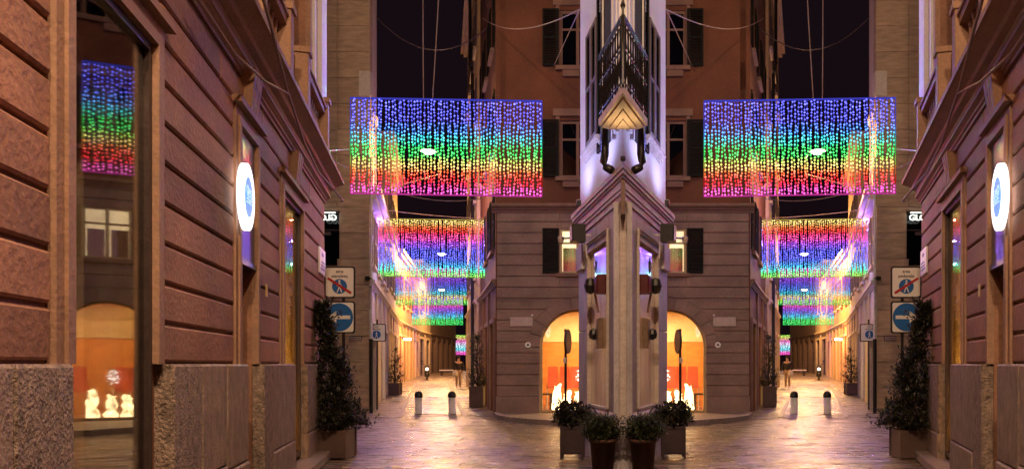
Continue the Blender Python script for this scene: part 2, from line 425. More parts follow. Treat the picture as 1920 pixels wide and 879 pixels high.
def shutter(root, x, z, w, h, mat, y=-0.05, M=None):
    """louvred leaf: stiles, rails and slats; alike leaves share mesh data"""
    key = (round(w, 3), round(h, 3), mat.name)
    if key not in _SH:
        f = MB(); t = 0.06
        f.box(0, t, 0, 0.04, 0, h); f.box(w - t, w, 0, 0.04, 0, h)
        for zz in (0, h * 0.5 - t / 2, h - t): f.box(t, w - t, 0.003, 0.037, zz, zz + t)
        k = int(h / 0.07)
        for i in range(k):
            zz = t + (h - 2 * t) * i / k
            f.add([(t, 0.005, zz), (w - t, 0.005, zz), (w - t, 0.035, zz + 0.055), (t, 0.035, zz + 0.055)], [(0, 1, 2, 3)])
        _SH[key] = f.mesh('shutter', mat)
    L = Matrix.Translation((x, y, z))
    return put('shutter', _SH[key], root, M=(M @ L) if M else L)
def profile(mb, x0, x1, prof):
    """prof: (y,z) outline closed, extruded along x"""
    n = len(prof)
    vs = [(x0, y, z) for y, z in prof] + [(x1, y, z) for y, z in prof]
    mb.add(vs, [tuple(range(n)), tuple(range(2 * n - 1, n - 1, -1))] + [(i, n + i, n + (i + 1) % n, (i + 1) % n) for i in range(n)])
    return mb
def cornice_prof(z, h, p, yb=0.0):
    return [(yb, z), (-p * .25, z), (-p * .3, z + h * .22), (-p * .5, z + h * .3), (-p * .55, z + h * .45), (-p * .9, z + h * .62), (-p, z + h * .64), (-p, z + h * .85), (-p * .93, z + h), (yb, z + h)]

# ---------------------------------------------------------------- the palazzo with rusticated ground floor (outer corner)
A0 = (-2.04, 0, 0)
pal = thing('palazzo', 'reddish brown rusticated palazzo with granite plinth along the @ edge of the street', 'building', A0, radians(90) + TH,
            'corner palazzi at the outer edges')
S = 1 / CT
def sx(px): return 2856.0 / (-(px - CX) - 360.0) * S
SEND = 14.0 * S
opens = [(4.25, 5.55, 0.0, 3.9), (sx(440), sx(472), 0.0, 4.08), (sx(524), sx(560), 0.14, 3.95)]
inv = [(1.2, 2.6, 0.0, 3.9)]
upz = 11.5
m = MB(); m.grid(0.2, SEND, 0, 5.1, opens + inv, 0.0, 0.4); m.build('wall', PALAZZO, pal)
ups = [(1.2, 2.5, 6.02, 9.6), (4.4, 5.7, 6.02, 9.6), (sx(457), sx(497), 6.02, 9.6), (11.35, 12.95, 6.02, 9.9)]
m = MB(); m.grid(0.2, SEND, 5.1, upz, ups, 0.06, 0.4); m.box(0.2, SEND, 0.06, 0.4, upz, 13.5); m.build('upper_wall', PALAZZO, pal)
m = MB(); m.box(0.2, SEND - 0.02, 1.6, 8, 0, 13.5); m.box(SEND - 0.35, SEND - 0.01, 0.4, 1.6, 0, 13.5); m.box(0.2, SEND, 0.4, 1.6, 5.0, 5.1)
m.build('building_body', DPLASTER, pal)
# courses
allo = sorted(opens + inv)
nC = 10; ch = 3.0 / nC
for i in range(nC):
    z0 = 1.62 + i * ch; z1 = z0 + ch - 0.028
    x = 0.2; segs = []
    for h in allo:
        a, b = h[0] - 0.2, h[1] + 0.2
        if z0 < 4.2:
            segs.append((x, a)); x = b
    segs.append((x, SEND + 0.005))
    for a, b in segs:
        if b - a < 0.05: continue
        nn = max(1, round((b - a) / 1.9)) if z0 >= 4.2 else 1
        for k in range(nn):
            bl = MB(); bl.block(a + (b - a) * k / nn + 0.003, a + (b - a) * (k + 1) / nn - 0.003, z0, z1, 0.01, -0.04, 0.016, 0.003)
            bl.build('stone_block', PALAZZO, pal)
# plinth blocks
def plinth(a, b, mat, z0=0.0, z1=1.6, y=-0.13, name='plinth_block'):
    bl = MB(); bl.block(a + .002, b - .002, z0, z1, 0.02, y, 0.02, 0.004); bl.build(name, mat, pal)
for a, b, mt in [(0.2, 1.0, PLINTH), (2.75, 3.5, PLINTH), (3.5, 4.1, ROUGHPLINTH), (5.68, 6.4, ROUGHPLINTH), (6.4, 7.2, PLINTH), (7.2, sx(440) + .05, PLINTH),
                 (sx(472) + .03, sx(490) + .02, ROUGHPLINTH), (sx(490) + .02, sx(536), PLINTH), (sx(560) + .03, 13.5, ROUGHPLINTH), (13.5, SEND + .03, PLINTH)]:
    zb = 0.5 + 0.2 * R()
    if b - a > 0.7: plinth(a, b, mt, zb, 1.6); plinth(a, b, PLINTH, 0.0, zb - 0.006, -0.14)
    else: plinth(a, b, mt)
# step under the lit shop window
st = MB(); st.block(sx(530), SEND + 0.05, 0.0, 0.14, 0.4, -0.34, 0.012); st.build('doorstep', KERB, pal)
# opening surrounds, keystones
for (a, b, z0, z1) in allo:
    t = MB(); zb = 1.6
    for (o, y) in ((0.0, -0.075), (0.09, -0.055)):
        t.box(a - 0.09 - o, a - o - 0.002, y, 0.01, zb, z1 + 0.085 + o); t.box(b + o + .002, b + 0.09 + o, y, 0.01, zb, z1 + 0.085 + o)
        t.box(a - o - .002, b + o + .002, y, 0.01, z1 + o + .002, z1 + 0.085 + o)
    t.box(a - 0.24, b + 0.24, -0.12, 0.01, z1 + 0.18, z1 + 0.245)
    t.build('window_surround', PALAZZO_TRIM, pal)
    k = MB(); xm = (a + b) / 2
    for j in (-1, 0, 1):
        k.add([(xm + j * .11 - .045, -.11, z1 + .25), (xm + j * .11 + .045, -.11, z1 + .25), (xm + j * .14 + .055, -.16, z1 + .68), (xm + j * .14 - .055, -.16, z1 + .68),
               (xm + j * .11 - .045, 0, z1 + .25), (xm + j * .11 + .045, 0, z1 + .25), (xm + j * .14 + .055, 0, z1 + .68), (xm + j * .14 - .055, 0, z1 + .68)],
              [(0, 1, 2, 3), (7, 6, 5, 4), (0, 4, 5, 1), (1, 5, 6, 2), (2, 6, 7, 3), (3, 7, 4, 0)])
    k.build('keystone', PALAZZO_TRIM, pal)
m = MB(); profile(m, 0.2, SEND + 0.28, cornice_prof(4.66, 0.16, 0.12, 0.0)); profile(m, 0.2, SEND + 0.28, cornice_prof(4.83, 0.32, 0.36, 0.055))
m.build('string_cornice', PALAZZO_TRIM, pal)
# balustrades under the upper windows
bal_prof = [(.035, 0), (.055, .03), (.04, .07), (.06, .16), (.075, .26), (.05, .38), (.035, .48), (.05, .56), (.05, .6)]
bal_me = MB().lathe(bal_prof, 10).mesh('baluster', PALAZZO_TRIM, True)
for (a, b, z0, z1) in ups:
    a -= 0.15; b += 0.15
    rl = MB(); rl.box(a, b, -0.2, 0.05, 5.15, 5.24); rl.box(a, b, -0.22, 0.07, 5.86, 5.96); rl.box(a - .01, b + .01, -0.25, .07, 5.96, 6.0)
    br = rl.build('balustrade', PALAZZO_TRIM, pal)
    nb = int((b - a) / 0.2)
    for i in range(nb): put('baluster', bal_me, br, (a + (b - a) * (i + .5) / nb, -0.09, 5.25))
    for xx in (a - 0.2, b):
        p = MB(); p.block(xx, xx + 0.2, 5.15, 6.06, 0.06, -0.27, 0.01); p.box(xx - .03, xx + .23, -0.3, 0.06, 6.06, 6.14); p.build('pedestal', PALAZZO_TRIM, pal)
ped = sorted(ups)
xs = [0.2] + [v for h in ped for v in (h[0] - .38, h[1] + .38)] + [SEND]
for a, b in zip(xs[::2], xs[1::2]):
    if b - a < .25: continue
    p = MB(); p.box(a, b, -0.1, 0.06, 5.15, 5.25); p.box(a, b, -0.1, 0.06, 5.86, 5.98)
    p.box(a, a + .1, -0.1, .06, 5.25, 5.86); p.box(b - .1, b, -0.1, .06, 5.25, 5.86); p.box(a + .1, b - .1, -0.02, .06, 5.25, 5.86)
    p.build('wall_panel', PALAZZO_TRIM, pal)
for (a, b, z0, z1) in ups:
    window(pal, a, b, z0, z1, y=0.3, frame=FRAMEW, bars=1, t=0.07)
    t = MB(); t.box(a - .16, a - .002, -0.02, .07, 6.02, z1 + .15); t.box(b + .002, b + .16, -0.02, .07, 6.02, z1 + .15); t.box(a - .16, b + .16, -.03, .07, z1 + .152, z1 + .4)
    t.build('window_surround', PALAZZO_TRIM, pal)
p = MB(); p.block(SEND - 0.62, SEND + 0.02, 5.16, 13.4, 0.07, -0.08, 0.01); p.box(SEND - .66, SEND + .06, -.14, .07, 5.16, 5.5); p.build('corner_pilaster', PALE_TRIM, pal)
p = MB(); p.block(13.15, 13.3, 6.02, 13.4, 0.07, -0.06, 0.01); p.build('pilaster', PALE_TRIM, pal)
# doorway with hanging light box
a, b = opens[1][0], opens[1][1]
dr = MB(); dr.box(a, b, 0.34, 0.39, 0, 3.95); d = dr.build('door', DARKROOM, pal)
h = MB(); h.tube([(b - .25, .30, .9), (b - .25, .30, 1.5)], .012); h.build('door_handle', STEELP, d)
lb = MB(); lb.box(a + .01, b - .01, -0.03, 0.2, 2.72, 4.07); lb.box(a + .005, b - .005, -.05, .22, 2.66, 2.718)
surf('sign_box_paint', (0.13, 0.105, 0.15), 0.35, 0.1, 3, bump=0.0)
box = thing('lit_sign', 'white glowing round sign with blue emblem in the tall dark doorway of the @ palazzo', 'sign', A0, radians(90) + TH, 'round lit signs')
lb.build('sign_box', MATS['sign_box_paint'], box)
cxs = sx(436); czs = 3.32; rr = 0.345
q = MB(); q.disc((cxs, czs), rr, -.15, -.10, 40, .29); q.tube([(cxs, -.1, czs), (cxs, 0, czs)], .04); q.build('light_ring', RING, box)
q = MB(); q.disc((cxs, czs), .205, -.156, -.151, 32, .16); q.build('emblem', LOGOB, box)
q = MB(); q.ring((cxs + .02, czs), .05, .07, -.161, -.157); q.ring((cxs - .07, czs + .06), .035, .05, -.161, -.157)
for i in range(5): q.box(cxs - .12 + i * .012, cxs + .13 - i * .01, -.1615, -.1571, czs - .07 + i * .035, czs - .055 + i * .035)
q.build('emblem_mark', LOGOP, box)
# shop windows
def shop_window(a, b, z0, z1, warm, y=0.0):
    w = window(pal, a, b, z0, z1, y=y, frame=DARKMETAL, pane=SGLASS, bars=0, rail=False, t=0.06, name='shop_window', backd=1.0, back=CREAM)
    s = MB(); s.box(a - .02, a, y + .03, 1.38, z0, z1); s.box(b, b + .02, y + .03, 1.38, z0, z1); s.box(a, b, y + .03, 1.38, z1, z1 + .03); s.box(a, b, y + .03, 1.38, z0 - .03, z0)
    s.build('showcase_lining', CREAM, w)
    return w
shop_window(opens[2][0], opens[2][1], 0.2, 3.95, True)
shop_window(opens[0][0], opens[0][1], 0.05, 3.9, False)
shop_window(inv[0][0], inv[0][1], 0.05, 3.9, False)
sl = thing('display_spotlight', 'small bright floor light at the foot of the tall shop window in the @ palazzo', 'lamp', A0, radians(90) + TH, 'display lights')
q = MB(); q.lathe([(.05, 0), (.06, .05), (.05, .07)], 14, (11.2, .4, .2)); q.build('lamp_body', DARKMETAL, sl)
q = MB(); q.lathe([(.045, .071), (.03, .09), (.005, .095)], 14, (11.2, .4, .2)); q.build('bulb', LAMPW, sl)
ld = bpy.data.lights.new('display_light', 'POINT'); ld.energy = 150; ld.color = (1, .68, .33); ld.shadow_soft_size = .05
lo = bpy.data.objects.new('display_light', ld); COL.objects.link(lo); lo.parent = sl; lo.location = (11.2, .42, .55)
dc = thing('display_curtain', 'tall pale gold pleated curtain hanging inside the @ palazzo shop window', 'curtain', A0, radians(90) + TH, 'display curtains')
q = MB(); xa, xb = opens[2][0] + .02, opens[2][1] - .02; nn = 26
vs = [(xa + (xb - xa) * i / nn, .1 + .025 * sin(i * 2.1) + .012 * sin(i * 5), z) for z in (.25, 3.9) for i in range(nn + 1)]
q.add(vs, [(i, i + 1, nn + 2 + i, nn + 1 + i) for i in range(nn)])
cm = surf('gold_curtain', (0.66, 0.44, 0.16), 0.8, 0.2, 4, stretch=(1, 1, .2), bump=0.1)
tr = cm.node_tree.nodes.new('ShaderNodeBsdfTranslucent'); tr.inputs[0].default_value = (.85, .6, .25, 1)
ms = cm.node_tree.nodes.new('ShaderNodeMixShader'); ms.inputs[0].default_value = .6
cm.node_tree.links.new(cm.node_tree.nodes['Principled BSDF'].outputs[0], ms.inputs[1]); cm.node_tree.links.new(tr.outputs[0], ms.inputs[2])
cm.node_tree.links.new(ms.outputs[0], cm.node_tree.nodes['Material Output'].inputs[0])
q.build('curtain_cloth', cm, dc, True)
# little white notice by the corner
nt = thing('wall_notice', 'small white notice plate high on the corner of the @ palazzo', 'notice', A0, radians(90) + TH, 'wall notices')
q = MB(); s0 = 13.6; q.box(s0, s0 + .72, -.075, -.045, 3.22, 3.68); q.build('plate', SIGNWHITE, nt)
q = MB(); q.box(s0 + .25, s0 + .45, -.079, -.0755, 3.54, 3.6)
for i in range(3): q.box(s0 + .12 + .05 * i, s0 + .6, -.079, -.0755, 3.3 + i * .06, 3.33 + i * .06)
q.build('print', surf('notice_print', (0.25, 0.2, 0.4), .6, .1, 5, bump=0), nt)
kp = thing('door_bell', 'small brass bell plate on the rusticated wall of the @ palazzo', 'bell', A0, radians(90) + TH, 'bell plates')
q = MB(); q.box(sx(485), sx(487), -.09, -.075, 2.4, 2.55); q.build('plate', surf('brass', (.6, .42, .2), .35, .1, 5, metal=.6, bump=0), kp)

# ---------------------------------------------------------------- travertine corner house B
BX = 9.65
bh = thing('stone_house', 'tall beige stone slab house at the outer corner of the @ lane', 'building', (XL(24), 24, 0), 0, 'slab houses at the lane corners')
BW = 6.5; HB = 15.6
hole = [(-2.0, -0.98, 4.75, 6.5)]
m = MB(); m.grid(-BW, -0.03, -.1, HB, hole, 0.03, 0.35); m.build('wall', SLABSTONE, bh)
m = MB(); m.box(-BW, -1.5, 0.6, 3.15, 0, HB); m.build('building_body', DPLASTER, bh)
# slabs on the front
zz = 0.0; i = 0
while zz < 13.4:
    hh = 0.83; off = 0
    cuts = [-BW, -4.6, -3.3, -2.0, -0.98 if hole[0][2] - .4 < zz < hole[0][3] else -1.05, 0.0]
    for a, b in zip(cuts, cuts[1:]):
        z0, z1 = zz + .004, zz + hh - .008
        if a < -1.9 and a > -2.1:
            if z0 >= 4.7 and z1 <= 6.6: continue
            if z0 < 4.75 < z1: z1 = 4.74
            if z0 < 6.5 < z1: z0 = 6.51
            if z1 - z0 < 0.05: continue
        bl = MB(); bl.block(a + .004, b - .004, z0, z1, 0.035, -0.005 + U(-.006, .004), 0.008, 0.001)
        bl.build('stone_slab', SLABSTONE, bh)
    zz += hh; i += 1
window(bh, -2.0, -0.98, 4.75, 6.5, y=0.16, frame=DARKMETAL, pane=LGLASS, bars=0, t=.05)
fa = MB(); fa.box(-2.02, -.96, -.03, .03, 6.44, 6.5); fa.build('window_head', DARKMETAL, bh)
gs = thing('shop_sign', 'small lit white letters over the dark window of the @ slab house', 'sign', (XL(24), 24, 0), 0, 'lit letter signs')
q = MB(); q.box(-1.98, -1.06, -.12, -.09, 6.42, 6.455); q.build('light_bar', LETTERS, gs)
o = put('letters', text_mesh('GLO', 0.27, LETTERS, 0.02), gs, (-1.29, -.12, 6.27))
q = MB(); q.box(-1.9, -1.3, .10, .13, 5.75, 5.86); q.build('reflector', PLANTERM, gs)
pl = thing('name_plate', 'small framed name plate low on the beige slabs of the @ lane corner', 'plate', (XL(24), 24, 0), 0, 'framed name plates')
q = MB(); q.box(-.62, -.26, -.03, -.008, 2.36, 2.48); q.build('plate', PLAQUE, pl)
q = MB()
for (x0, x1, z0, z1) in ((-.63, -.25, 2.35, 2.365), (-.63, -.25, 2.475, 2.49), (-.63, -.615, 2.366, 2.474), (-.265, -.25, 2.366, 2.474)): q.box(x0, x1, -.036, -.006, z0, z1)
for k in range(6): q.box(-.58 + k * .05, -.55 + k * .05, -.034, -.0305, 2.40, 2.44)
q.build('frame', SIGNBLACK, pl)

# ---------------------------------------------------------------- generic lane houses
def lane_house(label, P0, P1, H, mat, trim, ground_kind, floors, base=-0.3, group=None, up_lit=0.0, depth=5.0, name='lane_house', pil=True, shut=SHUTTER_BROWN, bay=2.6, gh=4.0, root=None, b0=.02):
    """facade from P0 to P1 (outward on the right-hand side turned to -y)"""
    a = Vector((*P0, 0)); b = Vector((*P1, 0)); t = b - a; L = t.length; ang = math.atan2(t.y, t.x)
    zb = gz(a.y if a.y < b.y else b.y)
    if root is None:
        root = thing(name, label, 'building', (a.x, a.y, 0), ang, group); M = Matrix.Identity(4); MU = M
        if abs(sin(ang)) > .5: M = Matrix(((1, -cos(ang) / sin(ang), 0, 0), (0, 1, 0, 0), (0, 0, 1, 0), (0, 0, 0, 1)))
    else:
        M = root.matrix_world.inverted() @ (Matrix.Translation(a) @ Matrix.Rotation(ang, 4, 'Z'))
    nb = max(1, round(L / bay)); bw = L / nb; holes = []; gh_ = []
    for i in range(nb):
        c = (i + .5) * bw
        gw = bw * .58
        gh_.append((c - gw / 2, c + gw / 2, base, zb + 2.9)); holes.append(gh_[-1])
        for fz in floors: holes.append((c - .5, c + .5, fz, fz + 1.75))
    m = MB(M); m.grid(0, L, base, H, holes, 0.0, 0.3); m.build('wall', mat, root)
    m = MB(M); m.box(b0, L - .02, 0.9, depth, base, H); m.build('building_body', mat, root)
    m = MB(M); m.box(.0, L, -.35, depth, H, H + .22); m.box(.0, L, -.2, .1, H - .2, H - .002); m.build('eaves', trim, root)
    m = MB(M); profile(m, 0, L, cornice_prof(gh, .22, .14)); m.build('string_cornice', trim, root)
    for i in range(nb):
        x0, x1, _, zt = gh_[i]
        kd = ground_kind[i % len(ground_kind)]
        if kd == 'lit':
            window(root, x0, x1, zb + .05, zt, y=.12, frame=trim, pane=GLASS, glow=LITW, bars=1, t=.07, M=M, name='shop_window')
        elif kd == 'pale':
            window(root, x0, x1, zb + .05, zt, y=.12, frame=trim, pane=GLASS, glow=LITY, bars=1, t=.07, M=M, name='shop_window')
        else:
            window(root, x0, x1, zb + .02, zt, y=.15, frame=SHUTTER_BROWN, pane=DGLASS, bars=1, t=.1, M=M, name='door')
        s = MB(M); s.box(x0 - .14, x0 - .002, -.05, .05, base, zt + .14); s.box(x1 + .002, x1 + .14, -.05, .05, base, zt + .14); s.box(x0 - .002, x1 + .002, -.05, .05, zt + .002, zt + .14)
        s.build('doorway_surround', trim, root)
        if pil:
            p = MB(M); p.box(x0 - (bw - (x1 - x0)) / 2 - .1, x0 - (bw - (x1 - x0)) / 2 + .1, -.07, .02, base, gh - .003); p.build('pilaster', trim, root)
        c = (x0 + x1) / 2
        for fz in floors:
            lit = R() < up_lit
            window(root, c - .5, c + .5, fz, fz + 1.75, y=.14, frame=trim, glow=LITW if lit else None, M=M)
            s = MB(M); s.box(c - .62, c + .62, -.12, .06, fz - .12, fz - .002); s.build('window_sill', trim, root)
            for xx in (c - 1.0, c + .52): shutter(root, xx, fz, .48, 1.75, shut, M=MU)
    return root
# outer side of the lane: low wing of the slab house, then ochre, orange and grey houses, bending in
LG = 'houses along the outer side of the lanes'
lane_house('low pale wing washed violet by the light curtains beside the @ slab house', (XL(24.06), 24.06), (XL(34), 34), 7.1, LPLASTER, LPLASTER, ['dark', 'lit', 'pale'], [4.9], group=LG, gh=4.1, shut=SHUTTER_BROWN, bay=2.6, b0=1.7)
m = MB(); 
tw = [(-1.5, 0.36), (-0.0, 0.03), (-TAN * 3.2 - .0, 3.2), (-2.3, 3.2)]
m.prism([(x - .004 if i else x, y) for i, (x, y) in enumerate(tw)], 7.35, HB, 'z'); m.build('upper_side_wall', LPLASTER, bh)
m = MB(); m.box(-BW - .2, .25, -.2, 3.6, HB, HB + .3); m.build('eaves', CTRIM, bh)
m = MB(); m.box(-.34, .02, -.02, 0.45, 10.2, 11.0); m.build('wall_bracket', LPLASTER, bh)
m = MB(); m.box(-.2, .08, -.05, .6, 9.4, 9.7); m.build('wall_bracket', LPLASTER, bh)
lane_house('tall ochre house beyond the pale wing in the @ lane', (XL(34.05), 34.05), (XL(44), 44), 12.0, YPLASTER, LTRIM, ['lit', 'lit', 'dark'], [5.2, 8.2], group=LG, up_lit=.2)
lane_house('orange house with many shutters halfway down the @ lane', (XL(44.05), 44.05), (-15.9, 58), 8.2, OPLASTER, LTRIM, ['lit', 'dark'], [5.3], group=LG, bay=2.2)
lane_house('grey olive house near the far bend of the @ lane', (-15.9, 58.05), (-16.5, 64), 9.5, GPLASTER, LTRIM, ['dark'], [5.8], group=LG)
lane_house('dark unlit house closing the end of the @ lane', (-16.5, 64.05), (-17.0, 76), 10.0, DPLASTER, DPLASTER, ['dark'], [5.8], group=LG)  # shade at the lane end is put into this dark plaster colour
lane_house('narrow pale yellow house standing past the dark one in the @ lane', (-17.55, 76.1), (-17.2, 76.15), 10.0, YPLASTER, LTRIM, ['pale'], [6.5], group=LG, depth=2.0, pil=False, bay=1.5)
# inner side
lane_house('ochre house with tall lit shop doors on the inner side of the @ lane', (XR(41), 41), (XR(30.3) - .12, 30.3), 18.6, YPLASTER, LTRIM, ['lit', 'pale'], [5.2, 8.4, 11.6, 14.8], group='houses on the inner side of the lanes', up_lit=0.1, bay=2.6, shut=SHUTTER_BROWN)
dp = thing('drain_pipe', 'black drain pipe with a kink on the tall ochre house of the @ lane', 'pipe', (XR(31.5) - .25, 31.5, 0), 0, 'drain pipes')
q = MB(); q.tube([(0, 0, .4), (0, 0, 13.8), (-.05, .1, 14.1), (-.45, 1.6, 14.9), (-.45, 1.7, 15.2), (-.45, 1.7, 18.4)], .07, 8); q.build('pipe', IRON, dp)

# ---------------------------------------------------------------- russet house C behind the wedge (spans the axis)
ch_ = thing('russet_house', 'wide russet plaster house with banded stone ground floor and two lit arches', 'building', (0, 23, 0), 0, None, mirror=False)
AX, AR, ASP = -1.4, 1.16, 2.12
halfparts = []
def hp(o): halfparts.append(o); return o
arc = [(AX + AR * cos(a), ASP + AR * sin(a)) for a in [pi * i / 24 for i in range(25)]]       # right to left
CWX = -3.88
out = [(CWX, -.3), (CWX, 6.35), (0, 6.35), (0, -.3), (AX + AR, -.3)] + arc + [(AX - AR, -.3)]
# keep the lit window hole out: build arch band up to 4.35 and a grid above
out = [(CWX, -.3), (CWX, 4.2), (0, 4.2), (0, -.3), (AX + AR, -.3)] + arc + [(AX - AR, -.3)]
m = MB(); m.prism(out, 0.02, 0.4); hp(m.build('wall', CSTONE, ch_))
gw = [(-1.95, -.85, 4.39, 5.77)]
m = MB(); m.grid(CWX, 0, 4.2, 6.35, gw, 0.02, .4); hp(m.build('wall', CSTONE, ch_))
uw = [(-1.95, -.85, 7.35, 9.1), (-1.95, -.85, 10.75, 12.5), (-1.95, -.85, 14.1, 15.9)]
m = MB(); m.grid(CWX + .08, 0, 6.35, 18.4, uw, 0.05, .4); hp(m.build('upper_wall', CPLASTER, ch_))
m = MB(); m.box(CWX - .2, 0, -.4, .45, 18.4, 18.7); hp(m.build('eaves', CTRIM, ch_))
RV = AR + .36
def xarc(z, r):
    if z <= ASP: return AR if r == AR else AR
    return sqrt(max(0, r * r - (z - ASP) ** 2)) if z - ASP < r else 0
z = 0.62; i = 0
p = MB(); p.block(CWX - .03, AX - AR - .003, -.2, .61, .03, -.07, .012); hp(p.build('base_course', CSTONE, ch_))
p = MB(); p.block(AX + AR + .003, 0, -.2, .61, .03, -.07, .012); hp(p.build('base_course', CSTONE, ch_))
while z < 6.2:
    z1 = z + .305
    def side_block(xa, xb, flip):
        pass
    if z < 4.0 and z < ASP + RV:
        # left piece, right edge follows the arch
        nz = 5; zs = [z + (z1 - z) * k / nz for k in range(nz + 1)]
        def hw(q): return AR + .003 if q <= ASP else (sqrt(max(0.0, RV * RV - (q - ASP) ** 2)) if q - ASP < RV else 0.0)
        for sgn, xe in ((-1, CWX), (1, 0.0)):
            pts = [(xe, z), (xe, z1)] + [(AX + sgn * hw(q), q) for q in zs[::-1]]
            if sgn * (xe - AX) <= hw(z) + .03: continue
            if (AX + sgn * hw(z1) - xe) * -sgn < 0.02: continue
            b_ = MB(); b_.prism(pts if sgn > 0 else pts[::-1], .03, -.02); hp(b_.build('stone_block', CSTONE, ch_))
    else:
        for xa, xb in ((CWX, -2.0 if 4.3 < z < 5.8 else -1.95), (-1.95, -.85), (-.85, 0)):
            if xa == -1.95 and z1 > 4.39 and z < 5.77: continue
            if xb - xa < .05: continue
            b_ = MB(); b_.block(xa + .002, xb - .002, z, z1, .03, -.02, .012); hp(b_.build('stone_block', CSTONE, ch_))
    z += .335
nv = 11
for k in range(nv):
    a0 = pi * (k + .03) / nv; a1 = pi * (k + .97) / nv
    pts = [(AX + r_ * cos(t), ASP + r_ * sin(t)) for r_, t in ((AR, a0), (RV - .01, a0), (RV - .01, (a0 + a1) / 2), (RV - .01, a1), (AR, a1), (AR, (a0 + a1) / 2))]
    b_ = MB(); b_.prism(pts, .03, -.035); hp(b_.build('voussoir', CSTONE, ch_))
m = MB(); profile(m, CWX - .15, 0, cornice_prof(6.25, .26, .22, .05)); hp(m.build('string_cornice', CTRIM, ch_))
w = window(ch_, -1.95, -.85, 4.39, 5.77, y=.1, frame=FRAMEG, pane=GLASS, glow=LITY, bars=1, rail=True, t=.07); hp(w)
q = MB(); q.box(-1.86, -1.47, .22, .25, 4.46, 5.2); q.box(-1.33, -.94, .22, .25, 4.46, 5.2); q.build('door_panel', surf('inner_oak_panel', (0.42, 0.20, 0.08), .5, .2, 4), w)
m = MB(); m.box(-2.05, -.75, -.12, .03, 4.28, 4.387); hp(m.build('window_sill', CTRIM, ch_))
hp(shutter(ch_, -2.47, 4.39, .5, 1.38, SHUTTER, y=-.075)); hp(shutter(ch_, -.83, 4.39, .5, 1.38, SHUTTER, y=-.075))
for (a, b, z0, z1) in uw:
    hp(window(ch_, a, b, z0, z1, y=.14, frame=CTRIM, bars=1, t=.08))
    m = MB(); m.box(a - .12, b + .12, -.12, .05, z0 - .13, z0 - .003); m.box(a + .1, b - .5, -.08, .05, z0 - .32, z0 - .133); hp(m.build('window_sill', CTRIM, ch_))
    m = MB(); m.box(a - .12, a - .003, -.02, .05, z0, z1 + .12); m.box(b + .003, b + .12, -.02, .05, z0, z1 + .12); m.box(a - .2, b + .2, -.05, .05, z1 + .122, z1 + .34); hp(m.build('window_surround', CTRIM, ch_))
    hp(shutter(ch_, a - .52, z0, .5, z1 - z0, SHUTTER, y=-.085)); hp(shutter(ch_, b + .02, z0, .5, z1 - z0, SHUTTER, y=-.085))
# arch glazing
q = MB()
q.box(AX - AR, AX - AR + .06, .2, .26, .1, ASP); q.box(AX + AR - .06, AX + AR, .2, .26, .1, ASP)
for k in range(24):
    a0, a1 = pi * k / 24, pi * (k + 1) / 24
    q.prism([(AX + r_ * cos(t), ASP + r_ * sin(t)) for r_, t in ((AR - .055, a0), (AR + .02, a0), (AR + .02, a1), (AR - .055, a1))], .2, .26)
q.box(AX - AR + .06, AX + AR - .06, .2, .26, .1, .17)
aw = q.build('arch_window', FRAMEG, ch_); hp(aw)
q = MB(); q.prism([(AX + (AR - .03) * cos(t), ASP + (AR - .03) * sin(t)) for t in [pi * i / 24 for i in range(25)]] + [(AX - AR + .03, .12), (AX + AR - .03, .12)], .226, .234); q.build('pane', GLASS, aw)
# shop room behind
q = MB(); q.box(AX - AR - .3, -.02, .42, 3.4, 0.0, .1); hp(q.build('shop_floor', FLOORM, ch_))
q = MB(); q.box(AX - AR - .3, -.02, 3.4, 3.5, .1, 2.42); q.box(AX - AR - .36, AX - AR - .3, .42, 3.4, .1, 2.42); hp(q.build('panelled_wall', WOODO, ch_))
q = MB(); q.box(AX - AR - .3, -.02, 3.4, 3.5, 2.42, 3.5); q.box(AX - AR - .36, AX - AR - .3, .42, 3.4, 2.42, 3.5); q.box(AX - AR - .36, -.02, .42, 3.5, 3.5, 3.55); q.box(AX - AR - .3, -.02, 3.36, 3.4, 2.38, 2.46)
hp(q.build('shop_ceiling', CREAM, ch_))
bpy.context.view_layer.update()
for o in list(halfparts): mirror_child(o)
q = MB(); q.box(-.02, .02, .42, 3.5, .1, 3.5); q.build('party_wall', WOODO, ch_)
q = MB(); q.box(-2.9, 2.9, 3.56, 6, -.3, 18.3); q.build('building_body', DPLASTER, ch_)
# side walls of C along the lanes
for sg in (1,):
    r_ = lane_house('brown side wing of the russet house with bright arched door on the @ lane', (XR(30.2), 30.2), (XR(23.05), 23.05), 18.3, CPLASTER, CTRIM, ['lit', 'lit', 'pale'], [5.2, 8.4, 11.6], group='side wings of the russet house', up_lit=0.0, bay=2.4, shut=SHUTTER, depth=1.0)
# wall plates on C
np_ = thing('street_name_plate', 'blank looking marble street name plate on the banded stone beside the @ lit arch', 'plate', (-3.2, 23, 0), 0, 'marble plates by the arches')
q = MB(); q.block(-.27, .43, 2.76, 3.04, -.02, -.055, .008); q.build('plate', PLAQUE, np_)
rd = thing('round_wall_plate', 'small round white plate on banded stone below the @ marble plate', 'plate', (-2.92, 23, 0), 0, 'round plates')
q = MB(); q.disc((0, 2.19), .09, -.02, -.05, 20); q.build('plate', SIGNWHITE, rd); q = MB(); q.disc((0, 2.19), .035, -.05, -.056, 12); q.build('number_mark', SIGNBLACK, rd)
sp = thing('wall_spotlight', 'tiny pale wall spotlight above the corner of the @ marble plate', 'lamp', (-2.79, 23, 0), 0, 'tiny spotlights')
q = MB(); q.lathe([(.0, -.04), (.035, -.02), (.035, .03), (.0, .045)], 10, (0, -.07, 3.09)); q.build('lamp_body', FRAMEW, sp)

